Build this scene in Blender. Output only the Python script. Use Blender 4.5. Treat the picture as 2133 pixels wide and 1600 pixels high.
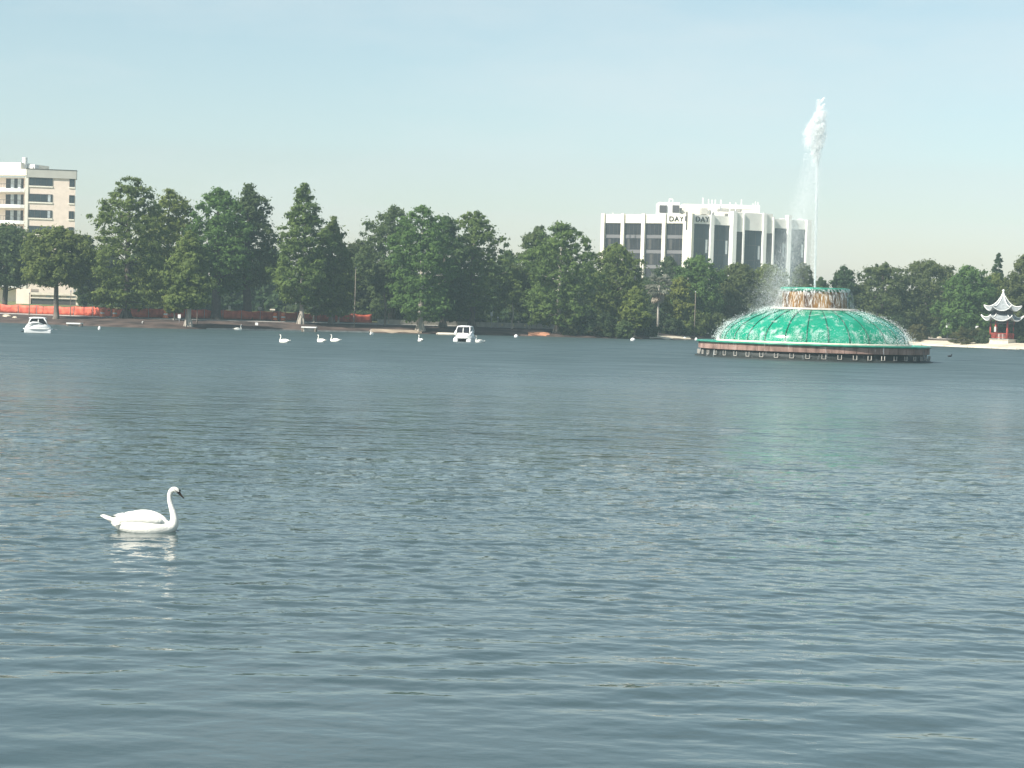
import bpy, math, random
import numpy as np
from mathutils import Matrix, Vector

R = math.radians
S = bpy.context.scene
for o in list(bpy.data.objects): bpy.data.objects.remove(o)
COL = S.collection

# ------------------------------------------------------------------ camera
EYE = 3.1; FPX = 4000.0; CX, CY = 1066.5, 800.0
PITCH = math.atan(151.5/FPX); ROLL = R(1.7)
CM = Matrix.Rotation(math.pi/2-PITCH, 4, 'X') @ Matrix.Rotation(ROLL, 4, 'Z')
cd = bpy.data.cameras.new('camera'); cam = bpy.data.objects.new('camera', cd); COL.objects.link(cam)
cd.sensor_width = 36; cd.lens = 36*FPX/2133; cd.clip_end = 5000
cam.matrix_world = Matrix.Translation((0, 0, EYE)) @ CM
S.camera = cam

# ------------------------------------------------------------------ sky, sun, exposure
SUN_EL, SUN_AZ = R(42), R(-54)          # azimuth measured from behind the viewer, minus = to the left
sun_dir = Vector((math.cos(SUN_EL)*math.sin(SUN_AZ), -math.cos(SUN_EL)*math.cos(SUN_AZ), math.sin(SUN_EL)))
w = bpy.data.worlds.new('World'); S.world = w; w.use_nodes = True
nt = w.node_tree; bg = nt.nodes['Background']
sky = nt.nodes.new('ShaderNodeTexSky'); sky.sky_type = 'NISHITA'; sky.sun_disc = False
sky.sun_elevation = SUN_EL; sky.sun_rotation = math.atan2(sun_dir.x, sun_dir.y)
sky.air_density = 1.0; sky.dust_density = 0.9; sky.ozone_density = 1.0; sky.altitude = 0
# a thin high veil of cloud: greys the blue a little and leaves faint streaks, all round the sky
tcw = nt.nodes.new('ShaderNodeTexCoord'); mpw = nt.nodes.new('ShaderNodeMapping'); mpw.inputs['Scale'].default_value = (2.2, 2.2, 9)
nzw = nt.nodes.new('ShaderNodeTexNoise'); nzw.inputs['Scale'].default_value = 2.0; nzw.inputs['Detail'].default_value = 6; nzw.inputs['Roughness'].default_value = .6
nt.links.new(tcw.outputs['Generated'], mpw.inputs[0]); nt.links.new(mpw.outputs[0], nzw.inputs[0])
mrw = nt.nodes.new('ShaderNodeMapRange'); mrw.inputs[1].default_value = .46; mrw.inputs[2].default_value = .72; mrw.inputs[3].default_value = .0; mrw.inputs[4].default_value = .36
nt.links.new(nzw.outputs[0], mrw.inputs[0])
hsw = nt.nodes.new('ShaderNodeHueSaturation'); hsw.inputs['Saturation'].default_value = .84; hsw.inputs['Hue'].default_value = .474; nt.links.new(sky.outputs[0], hsw.inputs['Color'])
mxw = nt.nodes.new('ShaderNodeMix'); mxw.data_type = 'RGBA'; nt.links.new(mrw.outputs[0], mxw.inputs[0]); nt.links.new(hsw.outputs[0], mxw.inputs[6]); mxw.inputs[7].default_value = (5.6,6.0,6.1,1)
nt.links.new(mxw.outputs[2], bg.inputs[0]); bg.inputs[1].default_value = 0.087
sl = bpy.data.lights.new('sun', 'SUN'); sl.energy = 5.0; sl.angle = R(0.53); sl.color = (1, .95, .86)
so = bpy.data.objects.new('sun', sl); COL.objects.link(so)
so.rotation_euler = sun_dir.to_track_quat('Z', 'Y').to_euler(); so.location = (-60, -40, 80)
S.view_settings.view_transform = 'Standard'; S.view_settings.look = 'None'
S.view_settings.gamma = 1; S.view_settings.exposure = 0.72
S.render.engine = 'CYCLES'
S.cycles.max_bounces = 10; S.cycles.diffuse_bounces = 6; S.cycles.transparent_max_bounces = 16; S.cycles.volume_bounces = 1

# ------------------------------------------------------------------ helpers
def ray(px, py):
    return CM.to_3x3() @ Vector(((px-CX)/FPX, -(py-CY)/FPX, -1))
def at(px, py, Y):
    d = ray(px, py); s = Y/d.y
    return Vector((d.x*s, Y, EYE+d.z*s))
def on(px, py, z=0.0):
    d = ray(px, py); s = (z-EYE)/d.z
    return Vector((d.x*s, d.y*s, z))

def tag(o, label=None, cat=None, group=None, kind=None):
    if label: o['label'] = label
    if cat: o['category'] = cat
    if group: o['group'] = group
    if kind: o['kind'] = kind
    return o
def empty(name, loc, rz=0):
    o = bpy.data.objects.new(name, None); COL.objects.link(o)
    o.location = loc; o.rotation_euler = (0, 0, rz); o.empty_display_size = .3
    return o
def link(name, me, parent=None, loc=None):
    o = bpy.data.objects.new(name, me); COL.objects.link(o)
    if parent: o.parent = parent
    if loc is not None: o.location = loc
    return o
def copy_tree(o, parent=None):
    c = o.copy(); COL.objects.link(c)
    if parent: c.parent = parent
    for ch in o.children:
        k = copy_tree(ch, c); k.matrix_parent_inverse = ch.matrix_parent_inverse
    return c

class MB:
    def __init__(s): s.v = []; s.f = []; s.m = []
    def add(s, vs, fs, m=0):
        b = len(s.v); s.v += [tuple(v) for v in vs]
        for f in fs: s.f.append([b+i for i in f]); s.m.append(m)
    def box(s, x0, x1, y0, y1, z0, z1, m=0):
        s.hexa([(x0,y0,z0),(x1,y0,z0),(x1,y1,z0),(x0,y1,z0),(x0,y0,z1),(x1,y0,z1),(x1,y1,z1),(x0,y1,z1)], m)
    def hexa(s, p, m=0):
        s.add(p, [(3,2,1,0),(4,5,6,7),(0,1,5,4),(1,2,6,5),(2,3,7,6),(3,0,4,7)], m)
    def obox(s, fr, u0, u1, o0, o1, z0, z1, m=0):
        """box in a wall frame: fr=(origin, u, n); o = outward along n"""
        P, u, n = fr
        def q(a, b, z): return (P[0]+u[0]*a+n[0]*b, P[1]+u[1]*a+n[1]*b, P[2]+z)
        s.hexa([q(u0,o1,z0),q(u1,o1,z0),q(u1,o0,z0),q(u0,o0,z0),q(u0,o1,z1),q(u1,o1,z1),q(u1,o0,z1),q(u0,o0,z1)], m)
    def prism(s, pts, z0, z1, m=0):
        n = len(pts)
        s.add([(p[0],p[1],z0) for p in pts]+[(p[0],p[1],z1) for p in pts],
              [tuple(range(n-1,-1,-1)), tuple(range(n,2*n))]+[(i,(i+1)%n,n+(i+1)%n,n+i) for i in range(n)], m)
    def tube(s, pts, rad, seg=6, m=0, cap=True, sq=1.0):
        pts = [Vector(p) for p in pts]; n = len(pts)
        if not hasattr(rad, '__len__'): rad = [rad]*n
        vs = []; up = Vector((0.03, 1, 0.02)).normalized()
        for i, p in enumerate(pts):
            t = (pts[min(i+1,n-1)]-pts[max(i-1,0)]).normalized()
            a = t.cross(up)
            if a.length < .05: a = t.cross(Vector((1,0,0)))
            a.normalize(); b = t.cross(a)
            for k in range(seg):
                an = 2*math.pi*k/seg
                vs.append(p + a*(math.cos(an)*rad[i]) + b*(math.sin(an)*rad[i]*sq))
        fs = [(i*seg+k, i*seg+(k+1)%seg, (i+1)*seg+(k+1)%seg, (i+1)*seg+k) for i in range(n-1) for k in range(seg)]
        if cap: fs += [tuple(range(seg-1,-1,-1)), tuple(range((n-1)*seg, n*seg))]
        s.add(vs, fs, m)
    def lathe(s, prof, n=48, a0=0, a1=2*math.pi, m=0):
        full = abs(a1-a0-2*math.pi) < 1e-6; k = len(prof); cols = n if full else n+1
        vs = [(r*math.cos(a0+(a1-a0)*i/n), r*math.sin(a0+(a1-a0)*i/n), z) for i in range(cols) for r, z in prof]
        fs = [(i*k+j, ((i+1)%cols)*k+j, ((i+1)%cols)*k+j+1, i*k+j+1) for i in range(n) for j in range(k-1)]
        s.add(vs, fs, m)
    def build(s, name, mats, parent=None, loc=None, smooth=False):
        me = bpy.data.meshes.new(name); me.from_pydata(s.v, [], s.f)
        if not isinstance(mats, (list, tuple)): mats = [mats]
        for x in mats: me.materials.append(x)
        me.polygons.foreach_set('material_index', s.m)
        if smooth: me.polygons.foreach_set('use_smooth', [True]*len(s.f))
        me.update()
        return link(name, me, parent, loc)

def np_mesh(name, V, k, mat, smooth=False):
    """V: (n*k,3) array, faces of k corners each, no shared vertices"""
    n = len(V)//k; me = bpy.data.meshes.new(name)
    me.vertices.add(n*k); me.vertices.foreach_set('co', V.astype(np.float32).ravel())
    me.loops.add(n*k); me.loops.foreach_set('vertex_index', np.arange(n*k, dtype=np.int32))
    me.polygons.add(n); me.polygons.foreach_set('loop_start', np.arange(0, n*k, k, dtype=np.int32))
    me.polygons.foreach_set('loop_total', np.full(n, k, dtype=np.int32))
    me.materials.append(mat); me.update(calc_edges=True)
    return me

# ------------------------------------------------------------------ materials
def new_mat(name):
    m = bpy.data.materials.new(name); m.use_nodes = True
    return m, m.node_tree, m.node_tree.nodes['Principled BSDF']
def mat(name, c, rough=.7, var=.15, scale=2.0, bump=0.0, bscale=None, metal=0, stretch=None, c2=None, spec=.3, detail=4):
    m, t, b = new_mat(name); L = t.links
    b.inputs['Roughness'].default_value = rough; b.inputs['Metallic'].default_value = metal
    b.inputs['Specular IOR Level'].default_value = spec
    tc = t.nodes.new('ShaderNodeTexCoord'); mp = t.nodes.new('ShaderNodeMapping')
    L.new(tc.outputs['Object'], mp.inputs[0])
    if stretch: mp.inputs['Scale'].default_value = stretch
    nz = t.nodes.new('ShaderNodeTexNoise'); nz.inputs['Scale'].default_value = scale; nz.inputs['Detail'].default_value = detail
    L.new(mp.outputs[0], nz.inputs[0])
    cr = t.nodes.new('ShaderNodeValToRGB'); L.new(nz.outputs[0], cr.inputs[0])
    lo = [max(0, x*(1-var)) for x in c]; hi = [min(1, x*(1+var)) for x in (c2 or c)]
    cr.color_ramp.elements[0].position = .32; cr.color_ramp.elements[1].position = .68
    cr.color_ramp.elements[0].color = (*lo, 1); cr.color_ramp.elements[1].color = (*hi, 1)
    L.new(cr.outputs[0], b.inputs['Base Color'])
    if bump:
        bn = t.nodes.new('ShaderNodeTexNoise'); bn.inputs['Scale'].default_value = bscale or scale*4
        L.new(mp.outputs[0], bn.inputs[0]); bp = t.nodes.new('ShaderNodeBump')
        bp.inputs['Distance'].default_value = bump; L.new(bn.outputs[0], bp.inputs['Height']); L.new(bp.outputs[0], b.inputs['Normal'])
    return m
def leaf_mat(name, c, c2, trans=.55, hue=.075):
    m, t, b = new_mat(name); L = t.links
    tc = t.nodes.new('ShaderNodeTexCoord'); nz = t.nodes.new('ShaderNodeTexNoise')
    nz.inputs['Scale'].default_value = .55; nz.inputs['Detail'].default_value = 5; nz.inputs['Roughness'].default_value = .7
    L.new(tc.outputs['Object'], nz.inputs[0])
    cr = t.nodes.new('ShaderNodeValToRGB'); L.new(nz.outputs[0], cr.inputs[0])
    cr.color_ramp.elements[0].position = .33; cr.color_ramp.elements[1].position = .67
    cr.color_ramp.elements[0].color = (*c, 1); cr.color_ramp.elements[1].color = (*c2, 1)
    oi = t.nodes.new('ShaderNodeObjectInfo'); hs = t.nodes.new('ShaderNodeHueSaturation')
    ma = t.nodes.new('ShaderNodeMapRange'); ma.inputs[3].default_value = .5-hue*.75; ma.inputs[4].default_value = .5+hue*.02
    L.new(oi.outputs['Random'], ma.inputs[0]); L.new(ma.outputs[0], hs.inputs['Hue']); L.new(cr.outputs[0], hs.inputs['Color'])
    b.inputs['Roughness'].default_value = .7; b.inputs['Specular IOR Level'].default_value = .08
    L.new(hs.outputs[0], b.inputs['Base Color'])
    tr = t.nodes.new('ShaderNodeBsdfTranslucent'); L.new(hs.outputs[0], tr.inputs[0])
    mx = t.nodes.new('ShaderNodeMixShader'); mx.inputs[0].default_value = trans
    L.new(b.outputs[0], mx.inputs[1]); L.new(tr.outputs[0], mx.inputs[2])
    L.new(mx.outputs[0], t.nodes['Material Output'].inputs[0])
    return m

M = {}
M['cypress'] = leaf_mat('cypress_needles', (0.072,0.145,0.046), (0.161,0.265,0.077))
M['oak'] = leaf_mat('oak_leaves', (0.064,0.112,0.043), (0.137,0.196,0.077))
M['lightgreen'] = leaf_mat('pale_leaves', (0.112,0.175,0.045), (0.210,0.280,0.077))
M['darkgreen'] = leaf_mat('dark_leaves', (0.039,0.078,0.037), (0.089,0.145,0.062))
M['palm'] = leaf_mat('palm_fronds', (.07,.095,.035), (.15,.16,.07))
M['greypalm'] = leaf_mat('grey_palm_fronds', (.20,.22,.16), (.40,.41,.34))
M['dead'] = leaf_mat('dry_fronds', (.30,.26,.19), (.48,.44,.36), .2)
M['bark'] = mat('bark', (.17,.145,.12), .9, .35, 3, .02, 14, stretch=(1,1,.25))
M['palebark'] = mat('pale_bark', (.36,.33,.28), .9, .3, 3, .02, 14, stretch=(1,1,.25))
M['darkbark'] = mat('dark_bark', (.085,.07,.06), .9, .3, 3)
M['white'] = mat('white_paint', (.80,.79,.75), .55, .05, 1.2)
M['swanwhite'] = mat('swan_feathers', (.84,.82,.75), .75, .06, 14, .006, 40)
M['boatwhite'] = mat('white_fibreglass', (.82,.82,.80), .3, .04, 2)
M['black'] = mat('black', (.012,.012,.014), .5, .2, 5)
M['bill'] = mat('bill_skin', (.045,.03,.022), .45, .3, 20)
M['concrete'] = mat('concrete', (.42,.40,.36), .85, .2, 1.2, .01)
M['palestone'] = mat('pale_stone', (.62,.56,.46), .85, .15, 1.5, .01)
M['cream'] = mat('cream_wall', (.80,.75,.64), .8, .05, .5)
M['shell'] = mat('white_concrete', (.78,.76,.71), .75, .06, .6)
M['greyband'] = mat('grey_fascia', (.44,.43,.38), .8, .06, .6)
M['pinkbrick'] = mat('pinkish_brick', (.76,.64,.54), .9, .06, 1.5, .004)
M['glass'] = mat('dark_window_glass', (.018,.020,.026), .10, .4, .25, spec=.3)
M['blueglass'] = mat('blue_window_glass', (.025,.040,.050), .08, .4, .2, spec=.4)
M['frame'] = mat('dark_window_frame', (.06,.055,.05), .5, .15, 1)
M['spandrel'] = mat('grey_spandrel', (.15,.145,.15), .5, .08, .5)
M['curtain'] = mat('pale_curtain', (.42,.46,.47), .8, .2, 2)
M['orange'] = mat('orange_netting', (.44,.07,.045), .6, .2, 1.5, c2=(.55,.13,.075))
M['orangeplastic'] = mat('orange_plastic', (.85,.23,.09), .5, .1, 2)
M['wood'] = mat('weathered_wood', (.26,.21,.16), .9, .3, 3, .01, stretch=(.2,1,1))
M['metal'] = mat('grey_metal', (.35,.36,.37), .45, .1, 2, metal=.3)
M['signwhite'] = mat('sign_white', (.80,.80,.78), .5, .04, 3)
M['red'] = mat('red_lacquer', (.42,.075,.055), .5, .2, 2)
M['rooftile'] = mat('pale_roof_tile', (.24,.26,.265), .6, .25, 3, .03, 9)
M['greywood'] = mat('dark_beam', (.07,.06,.06), .7, .2, 2)
M['housebrick'] = mat('orange_brick', (.55,.27,.16), .9, .15, 2)
M['shingle'] = mat('brown_shingle', (.16,.12,.10), .9, .2, 2)
M['rock'] = mat('limestone', (.55,.48,.37), .9, .25, 1.5, .05, 5)
M['asphalt'] = mat('asphalt', (.06,.06,.062), .9, .2, 1)
M['grass'] = mat('lawn_grass', (.075,.095,.03), .95, .35, .25, .03, 6, c2=(.15,.15,.055))
M['mulch'] = mat('brown_mulch_bank', (.035,.026,.023), .95, .4, .4, .04, 5, c2=(.08,.056,.046))
M['tan'] = mat('tan_soil', (.34,.27,.20), .95, .25, .8, .03, 4)
M['sand'] = mat('pale_sand', (.50,.44,.34), .95, .2, .5, .03, 4)

# ------------------------------------------------------------------ water
def lake_material():
    m, t, b = new_mat('lake_water'); L = t.links
    b.inputs['Base Color'].default_value = (.044,.070,.073,1)
    b.inputs['IOR'].default_value = 1.33; b.inputs['Specular IOR Level'].default_value = .5
    tc = t.nodes.new('ShaderNodeTexCoord')
    def nz(scale, sx, sy, det, rot=0, typ=None):
        mp = t.nodes.new('ShaderNodeMapping'); mp.inputs['Scale'].default_value = (sx, sy, 1); mp.inputs['Rotation'].default_value = (0,0,rot)
        L.new(tc.outputs['Object'], mp.inputs[0])
        n = t.nodes.new('ShaderNodeTexNoise'); n.inputs['Scale'].default_value = scale; n.inputs['Detail'].default_value = det
        n.inputs['Roughness'].default_value = .5; L.new(mp.outputs[0], n.inputs[0]); return n.outputs[0]
    def mul(a, k):
        q = t.nodes.new('ShaderNodeMath'); q.operation = 'MULTIPLY'; L.new(a, q.inputs[0])
        if isinstance(k, (int, float)): q.inputs[1].default_value = k
        else: L.new(k, q.inputs[1])
        return q.outputs[0]
    def add(a, c):
        q = t.nodes.new('ShaderNodeMath'); q.operation = 'ADD'; L.new(a, q.inputs[0]); L.new(c, q.inputs[1]); return q.outputs[0]
    big = mul(nz(.60, .75, 1, 2, .12), .17)
    mid = mul(nz(2.0, .8, 1, 2, -.1), .066)
    fine = mul(nz(5.5, .8, 1, 2, .25), .020)
    # sheltered near the viewer's bank, wind ruffled (fine unresolved ripples) further out
    sp = t.nodes.new('ShaderNodeSeparateXYZ'); L.new(tc.outputs['Object'], sp.inputs[0])
    rr = t.nodes.new('ShaderNodeMapRange'); rr.interpolation_type = 'SMOOTHSTEP'; L.new(sp.outputs[1], rr.inputs[0])
    rr.inputs[1].default_value = 15; rr.inputs[2].default_value = 150; rr.inputs[3].default_value = .04; rr.inputs[4].default_value = .42
    cat = nz(.5, .3, .9, 4, .05)                   # cat's paws: long low gust marks
    cm = t.nodes.new('ShaderNodeMapRange'); L.new(cat, cm.inputs[0]); cm.inputs[1].default_value = .35; cm.inputs[2].default_value = .65; cm.inputs[3].default_value = .8; cm.inputs[4].default_value = 1.18
    L.new(mul(rr.outputs[0], cm.outputs[0]), b.inputs['Roughness'])
    patch = nz(.05, .5, 1, 3)                       # gusts: calmer and rougher areas
    mr = t.nodes.new('ShaderNodeMapRange'); L.new(patch, mr.inputs[0])
    mr.inputs[1].default_value = .35; mr.inputs[2].default_value = .65; mr.inputs[3].default_value = .65; mr.inputs[4].default_value = 1.25
    fo = t.nodes.new('ShaderNodeMapRange'); L.new(sp.outputs[1], fo.inputs[0])      # the larger waves are real geometry up to here
    fo.inputs[1].default_value = 18; fo.inputs[2].default_value = 45; fo.inputs[3].default_value = .15; fo.inputs[4].default_value = 1.45
    ff = t.nodes.new('ShaderNodeMapRange'); L.new(sp.outputs[1], ff.inputs[0]); ff.inputs[1].default_value = 15; ff.inputs[2].default_value = 36; ff.inputs[3].default_value = .25; ff.inputs[4].default_value = 1.7
    h = mul(add(mul(add(big, mid), fo.outputs[0]), mul(fine, ff.outputs[0])), mr.outputs[0])
    bp = t.nodes.new('ShaderNodeBump'); bp.inputs['Strength'].default_value = 1; bp.inputs['Distance'].default_value = 1.0
    L.new(h, bp.inputs['Height']); L.new(bp.outputs[0], b.inputs['Normal'])
    return m
M['lake'] = lake_material()
def lake_mesh():
    rg = np.random.default_rng(21); U = .34; y0, y1 = 9.0, 62.0
    ys = [y0]
    while ys[-1] < y1: ys.append(ys[-1]+max(.034, ys[-1]**2/5950*.55))
    ys = np.array(ys); ys *= 1; ys[-1] = y1; nr = len(ys); nc = 301
    u = np.linspace(-U, U, nc); X = ys[:,None]*u[None,:]; Y = np.repeat(ys[:,None], nc, 1); Z = np.zeros_like(X)
    sp = np.gradient(ys)[:,None]
    for i in range(64):
        lam = .15*(1.25/.15)**rg.uniform(0,1); a = math.pi/2+.10+rg.normal()*(.75 if lam < .5 else .28); k = 2*math.pi/lam; ph = rg.uniform(0,6.283)
        slope = .0155*(1.1 if lam < .45 else .55)
        eff = lam/max(.25, abs(math.sin(a)))
        wgt = np.clip((eff/sp-2.2)/2.5, 0, 1)*(np.interp(ys, [12,18,28,45], [.30,.50,1.45,1.9])[:,None] if lam < .5 else np.interp(ys, [12,20,30], [.95,.85,.85])[:,None])
        Z += wgt*slope/k*np.sin(k*(math.cos(a)*X+math.sin(a)*Y)+ph+.4*np.sin(.23*X+.31*Y+ph))
    gust = 1+.28*np.sin(.11*X+.35*Y+1)+.22*np.sin(-.19*X+.21*Y+2)+.15*np.sin(.5*X+.9*Y)
    edge = np.clip((ys-y0)/1.0,0,1)[:,None]*np.clip((y1-ys)/8,0,1)[:,None]*np.clip((U-np.abs(u))/.015,0,1)[None,:]
    Z *= gust*edge
    V = np.stack([X,Y,Z],2).reshape(-1,3)
    i, j = np.meshgrid(np.arange(nr-1), np.arange(nc-1), indexing='ij'); a = (i*nc+j).ravel()
    F = np.stack([a,a+1,a+nc+1,a+nc],1)
    n0 = len(V); A, B, C, D = (-U*y0,y0,0),(U*y0,y0,0),(U*y1,y1,0),(-U*y1,y1,0)
    V = np.concatenate([V, np.array([A,B,C,D,(-420,-25,0),(420,-25,0),(420,420,0),(-420,420,0)])])
    E = np.array([(4,5,1,0),(5,6,2,1),(6,7,3,2),(7,4,0,3)])+n0
    F = np.concatenate([F,E]); me = bpy.data.meshes.new('water'); n = len(F)
    me.vertices.add(len(V)); me.vertices.foreach_set('co', V.astype(np.float32).ravel())
    me.loops.add(n*4); me.loops.foreach_set('vertex_index', F.astype(np.int32).ravel())
    me.polygons.add(n); me.polygons.foreach_set('loop_start', np.arange(0,n*4,4,dtype=np.int32)); me.polygons.foreach_set('loop_total', np.full(n,4,dtype=np.int32))
    me.polygons.foreach_set('use_smooth', np.ones(n,dtype=bool)); me.materials.append(M['lake']); me.update(calc_edges=True)
    return me
tag(link('water', lake_mesh()), 'rippled grey blue lake water', 'lake', kind='structure')

# ------------------------------------------------------------------ ground
SH = [(-500,655),(0,672),(300,683.5),(600,689.5),(900,696),(1170,702),(1300,706),(1450,708),(1900,719),(2000,723),(2133,728.5),(2600,742)]
SHP = [on(a, b) for a, b in SH]
sx = np.array([p.x for p in SHP]); sy = np.array([p.y for p in SHP])
def shore(x): return float(np.interp(x, sx, sy))
GS = [(-8,-1.2),(-.4,-.12),(0,.03),(.6,.2),(2.5,.40),(8,.82),(18,1.12),(30,1.3),(60,2.0),(110,2.3),(240,2.6)]
def gz(x, y):
    s = y-shore(x)
    return float(np.interp(s, [a for a,_ in GS], [b for _,b in GS]))
def strip(name, s0, s1, x0, x1, m, dz, dx=4.0, smooth=True, wob=0, kind='structure', label=None):
    ss = sorted({s0, s1} | {a for a,_ in GS if s0 < a < s1})
    n = max(2, int((x1-x0)/dx)); rg = random.Random(5); vs = []; fs = []
    for i in range(n+1):
        x = x0+(x1-x0)*i/n
        for j, s in enumerate(ss):
            q = s+(rg.uniform(-wob, wob) if (wob and j in (0, len(ss)-1)) else 0)
            y = shore(x)+q
            vs.append((x, y, gz(x, y)+dz))
    k = len(ss); fs = [(i*k+j, (i+1)*k+j, (i+1)*k+j+1, i*k+j+1) for i in range(n) for j in range(k-1)]
    b = MB(); b.add(vs, fs); o = b.build(name, m, smooth=smooth); o['kind'] = kind
    if label: o['label'] = label
    return o
strip('bank', -8, 18, -400, 400, M['mulch'], 0, label='brown mulch covered lake bank under the trees')
strip('ground', 18, 240, -400, 400, M['grass'], 0, 8, label='lawn and land beyond the lake bank')
strip('path', 11.2, 14.0, -400, 400, M['concrete'], .012, label='pale concrete walk round the lake')
strip('road', 34, 43, -400, 400, M['asphalt'], .012, 8, label='asphalt road behind the park')
xb0 = on(1745, 716).x; xb1 = 400
strip('beach', .2, 7, xb0, xb1, M['sand'], .035, 1.5, wob=.7, label='pale sand shore beside the pagoda')
strip('sand_bank', .1, 2.6, on(770,693).x, on(872,697).x, M['tan'], .02, .8, wob=.3, label='tan sandy slope at the water edge')
strip('sand_bank', .1, 3.5, on(1100,700).x, on(1160,702).x, mat('terracotta_soil', (.46,.22,.13), .95, .2, .6), .02, .8, wob=.3, label='reddish bare soil slope at the water edge')
strip('sand_bank', .1, 3.0, on(1350,706).x, on(1440,708).x, M['sand'], .02, .8, wob=.4, label='pale sand patch between shrubs and fountain')
b = MB(); b.add([(-420,-25,1.5),(420,-25,1.5),(420,4,1.5),(-420,4,1.5),(420,8,-1.2),(-420,8,-1.2)], [(0,1,2,3),(3,2,4,5)])
tag(b.build('near_bank', M['grass']), 'grassy near bank', kind='structure')
def curb(name, px0, px1, m, h, wdt, label):
    x0 = on(px0, np.interp(px0, [a for a,_ in SH], [c for _,c in SH])).x; x1 = on(px1, np.interp(px1, [a for a,_ in SH], [c for _,c in SH])).x
    n = max(1, int((x1-x0)/2.4)); root = empty(name, ((x0+x1)/2, shore((x0+x1)/2), 0))
    for i in range(n):
        a = x0+(x1-x0)*i/n+.03; c = x0+(x1-x0)*(i+1)/n-.03
        b = MB(); ya, yc = shore(a)-.25, shore(c)-.25
        ox, oy = root.location.x, root.location.y
        b.hexa([(a-ox,ya-oy,-.6),(c-ox,yc-oy,-.6),(c-ox,yc+wdt-oy,-.6),(a-ox,ya+wdt-oy,-.6),(a-ox,ya-oy,h),(c-ox,yc-oy,h),(c-ox,yc+wdt-oy,h),(a-ox,ya+wdt-oy,h)])
        b.build('block', m, root)
    return tag(root, label, 'sea wall')
curb('sea_wall', 430, 770, M['concrete'], .16, .45, 'low pale concrete edging along the dark bank')
curb('sea_wall', 1880, 2160, M['palestone'], .22, .5, 'cream stone edging below the pagoda beach')

# ------------------------------------------------------------------ trees
PROF = {
 'cypress': [(0,.62),(.10,.88),(.25,1),(.45,.92),(.62,.74),(.78,.52),(.90,.32),(1,.10)],
 'fatcypress': [(0,.70),(.12,.92),(.3,1),(.55,.95),(.75,.78),(.9,.5),(1,.18)],
 'oak': [(0,.62),(.15,.90),(.35,1),(.6,.95),(.8,.75),(.93,.45),(1,.16)],
 'dome': [(0,.85),(.2,1),(.5,.97),(.75,.8),(.92,.5),(1,.2)],
 'spire': [(0,1),(.3,.75),(.6,.45),(.85,.2),(1,.04)],
}
def crown_points(rg, prof, z0, z1, Rm, ncl, depth=.9, csize=.15):
    pts = []; P = PROF[prof]; ts = [a for a,_ in P]; rs = [c for _,c in P]
    k1, k2 = rg.integers(2,4), rg.integers(4,7); p1, p2, p3 = rg.uniform(0,6.28,3)
    while len(pts) < ncl:
        t = rg.uniform(0,1); rr = np.interp(t, ts, rs)
        if rg.uniform() > rr*.9+.1: continue
        a = rg.uniform(0, 6.283)
        lob = 1+.13*math.sin(k1*a+p1+4*t)+.11*math.sin(k2*a+p2-9*t)+.10*math.sin(17*t+p3+a)
        s = (min(.35,.1*Rm)+Rm*csize*.62)*rg.uniform(.6,1.4)*(.6+.4*rr)
        rad = max(0, Rm*1.1*rr*lob-s*.6)*rg.uniform(.02,1)**.45
        z = z0+(z1-z0)*t - (s*.5 if t > .9 else 0)
        pts.append((rad*math.cos(a), rad*math.sin(a)*depth, z, s))
    return np.array(pts)
def leaves_from(rg, cl, per, flat, leaf):
    n = len(cl); c = np.repeat(cl, per, axis=0); N = n*per
    d = rg.normal(size=(N,3)); d /= np.linalg.norm(d, axis=1)[:,None]
    r = np.abs(rg.normal(size=N))*.55+.12
    off = d*(r*c[:,3])[:,None]; off[:,2] *= flat
    pos = c[:,:3]+off
    out = pos.copy(); out[:,2] = 0; out /= (np.linalg.norm(out,axis=1)[:,None]+1e-3)
    nrm = d*.75+out*.35+np.array([0,0,.3])+rg.normal(size=(N,3))*.4
    nrm /= np.linalg.norm(nrm,axis=1)[:,None]
    q = rg.normal(size=(N,3)); t1 = np.cross(nrm, q); t1 /= np.linalg.norm(t1,axis=1)[:,None]; t2 = np.cross(nrm, t1)
    l = leaf*rg.uniform(.5,1.25,N); w2 = l*rg.uniform(.32,.7,N)
    a = t1*l[:,None]; e = t2*w2[:,None]
    V = np.empty((N,4,3)); V[:,0] = pos-a; V[:,1] = pos-e*.9+a*.1; V[:,2] = pos+a; V[:,3] = pos+e*.9+a*.1
    return V.reshape(-1,3)
seed = [10]
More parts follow.
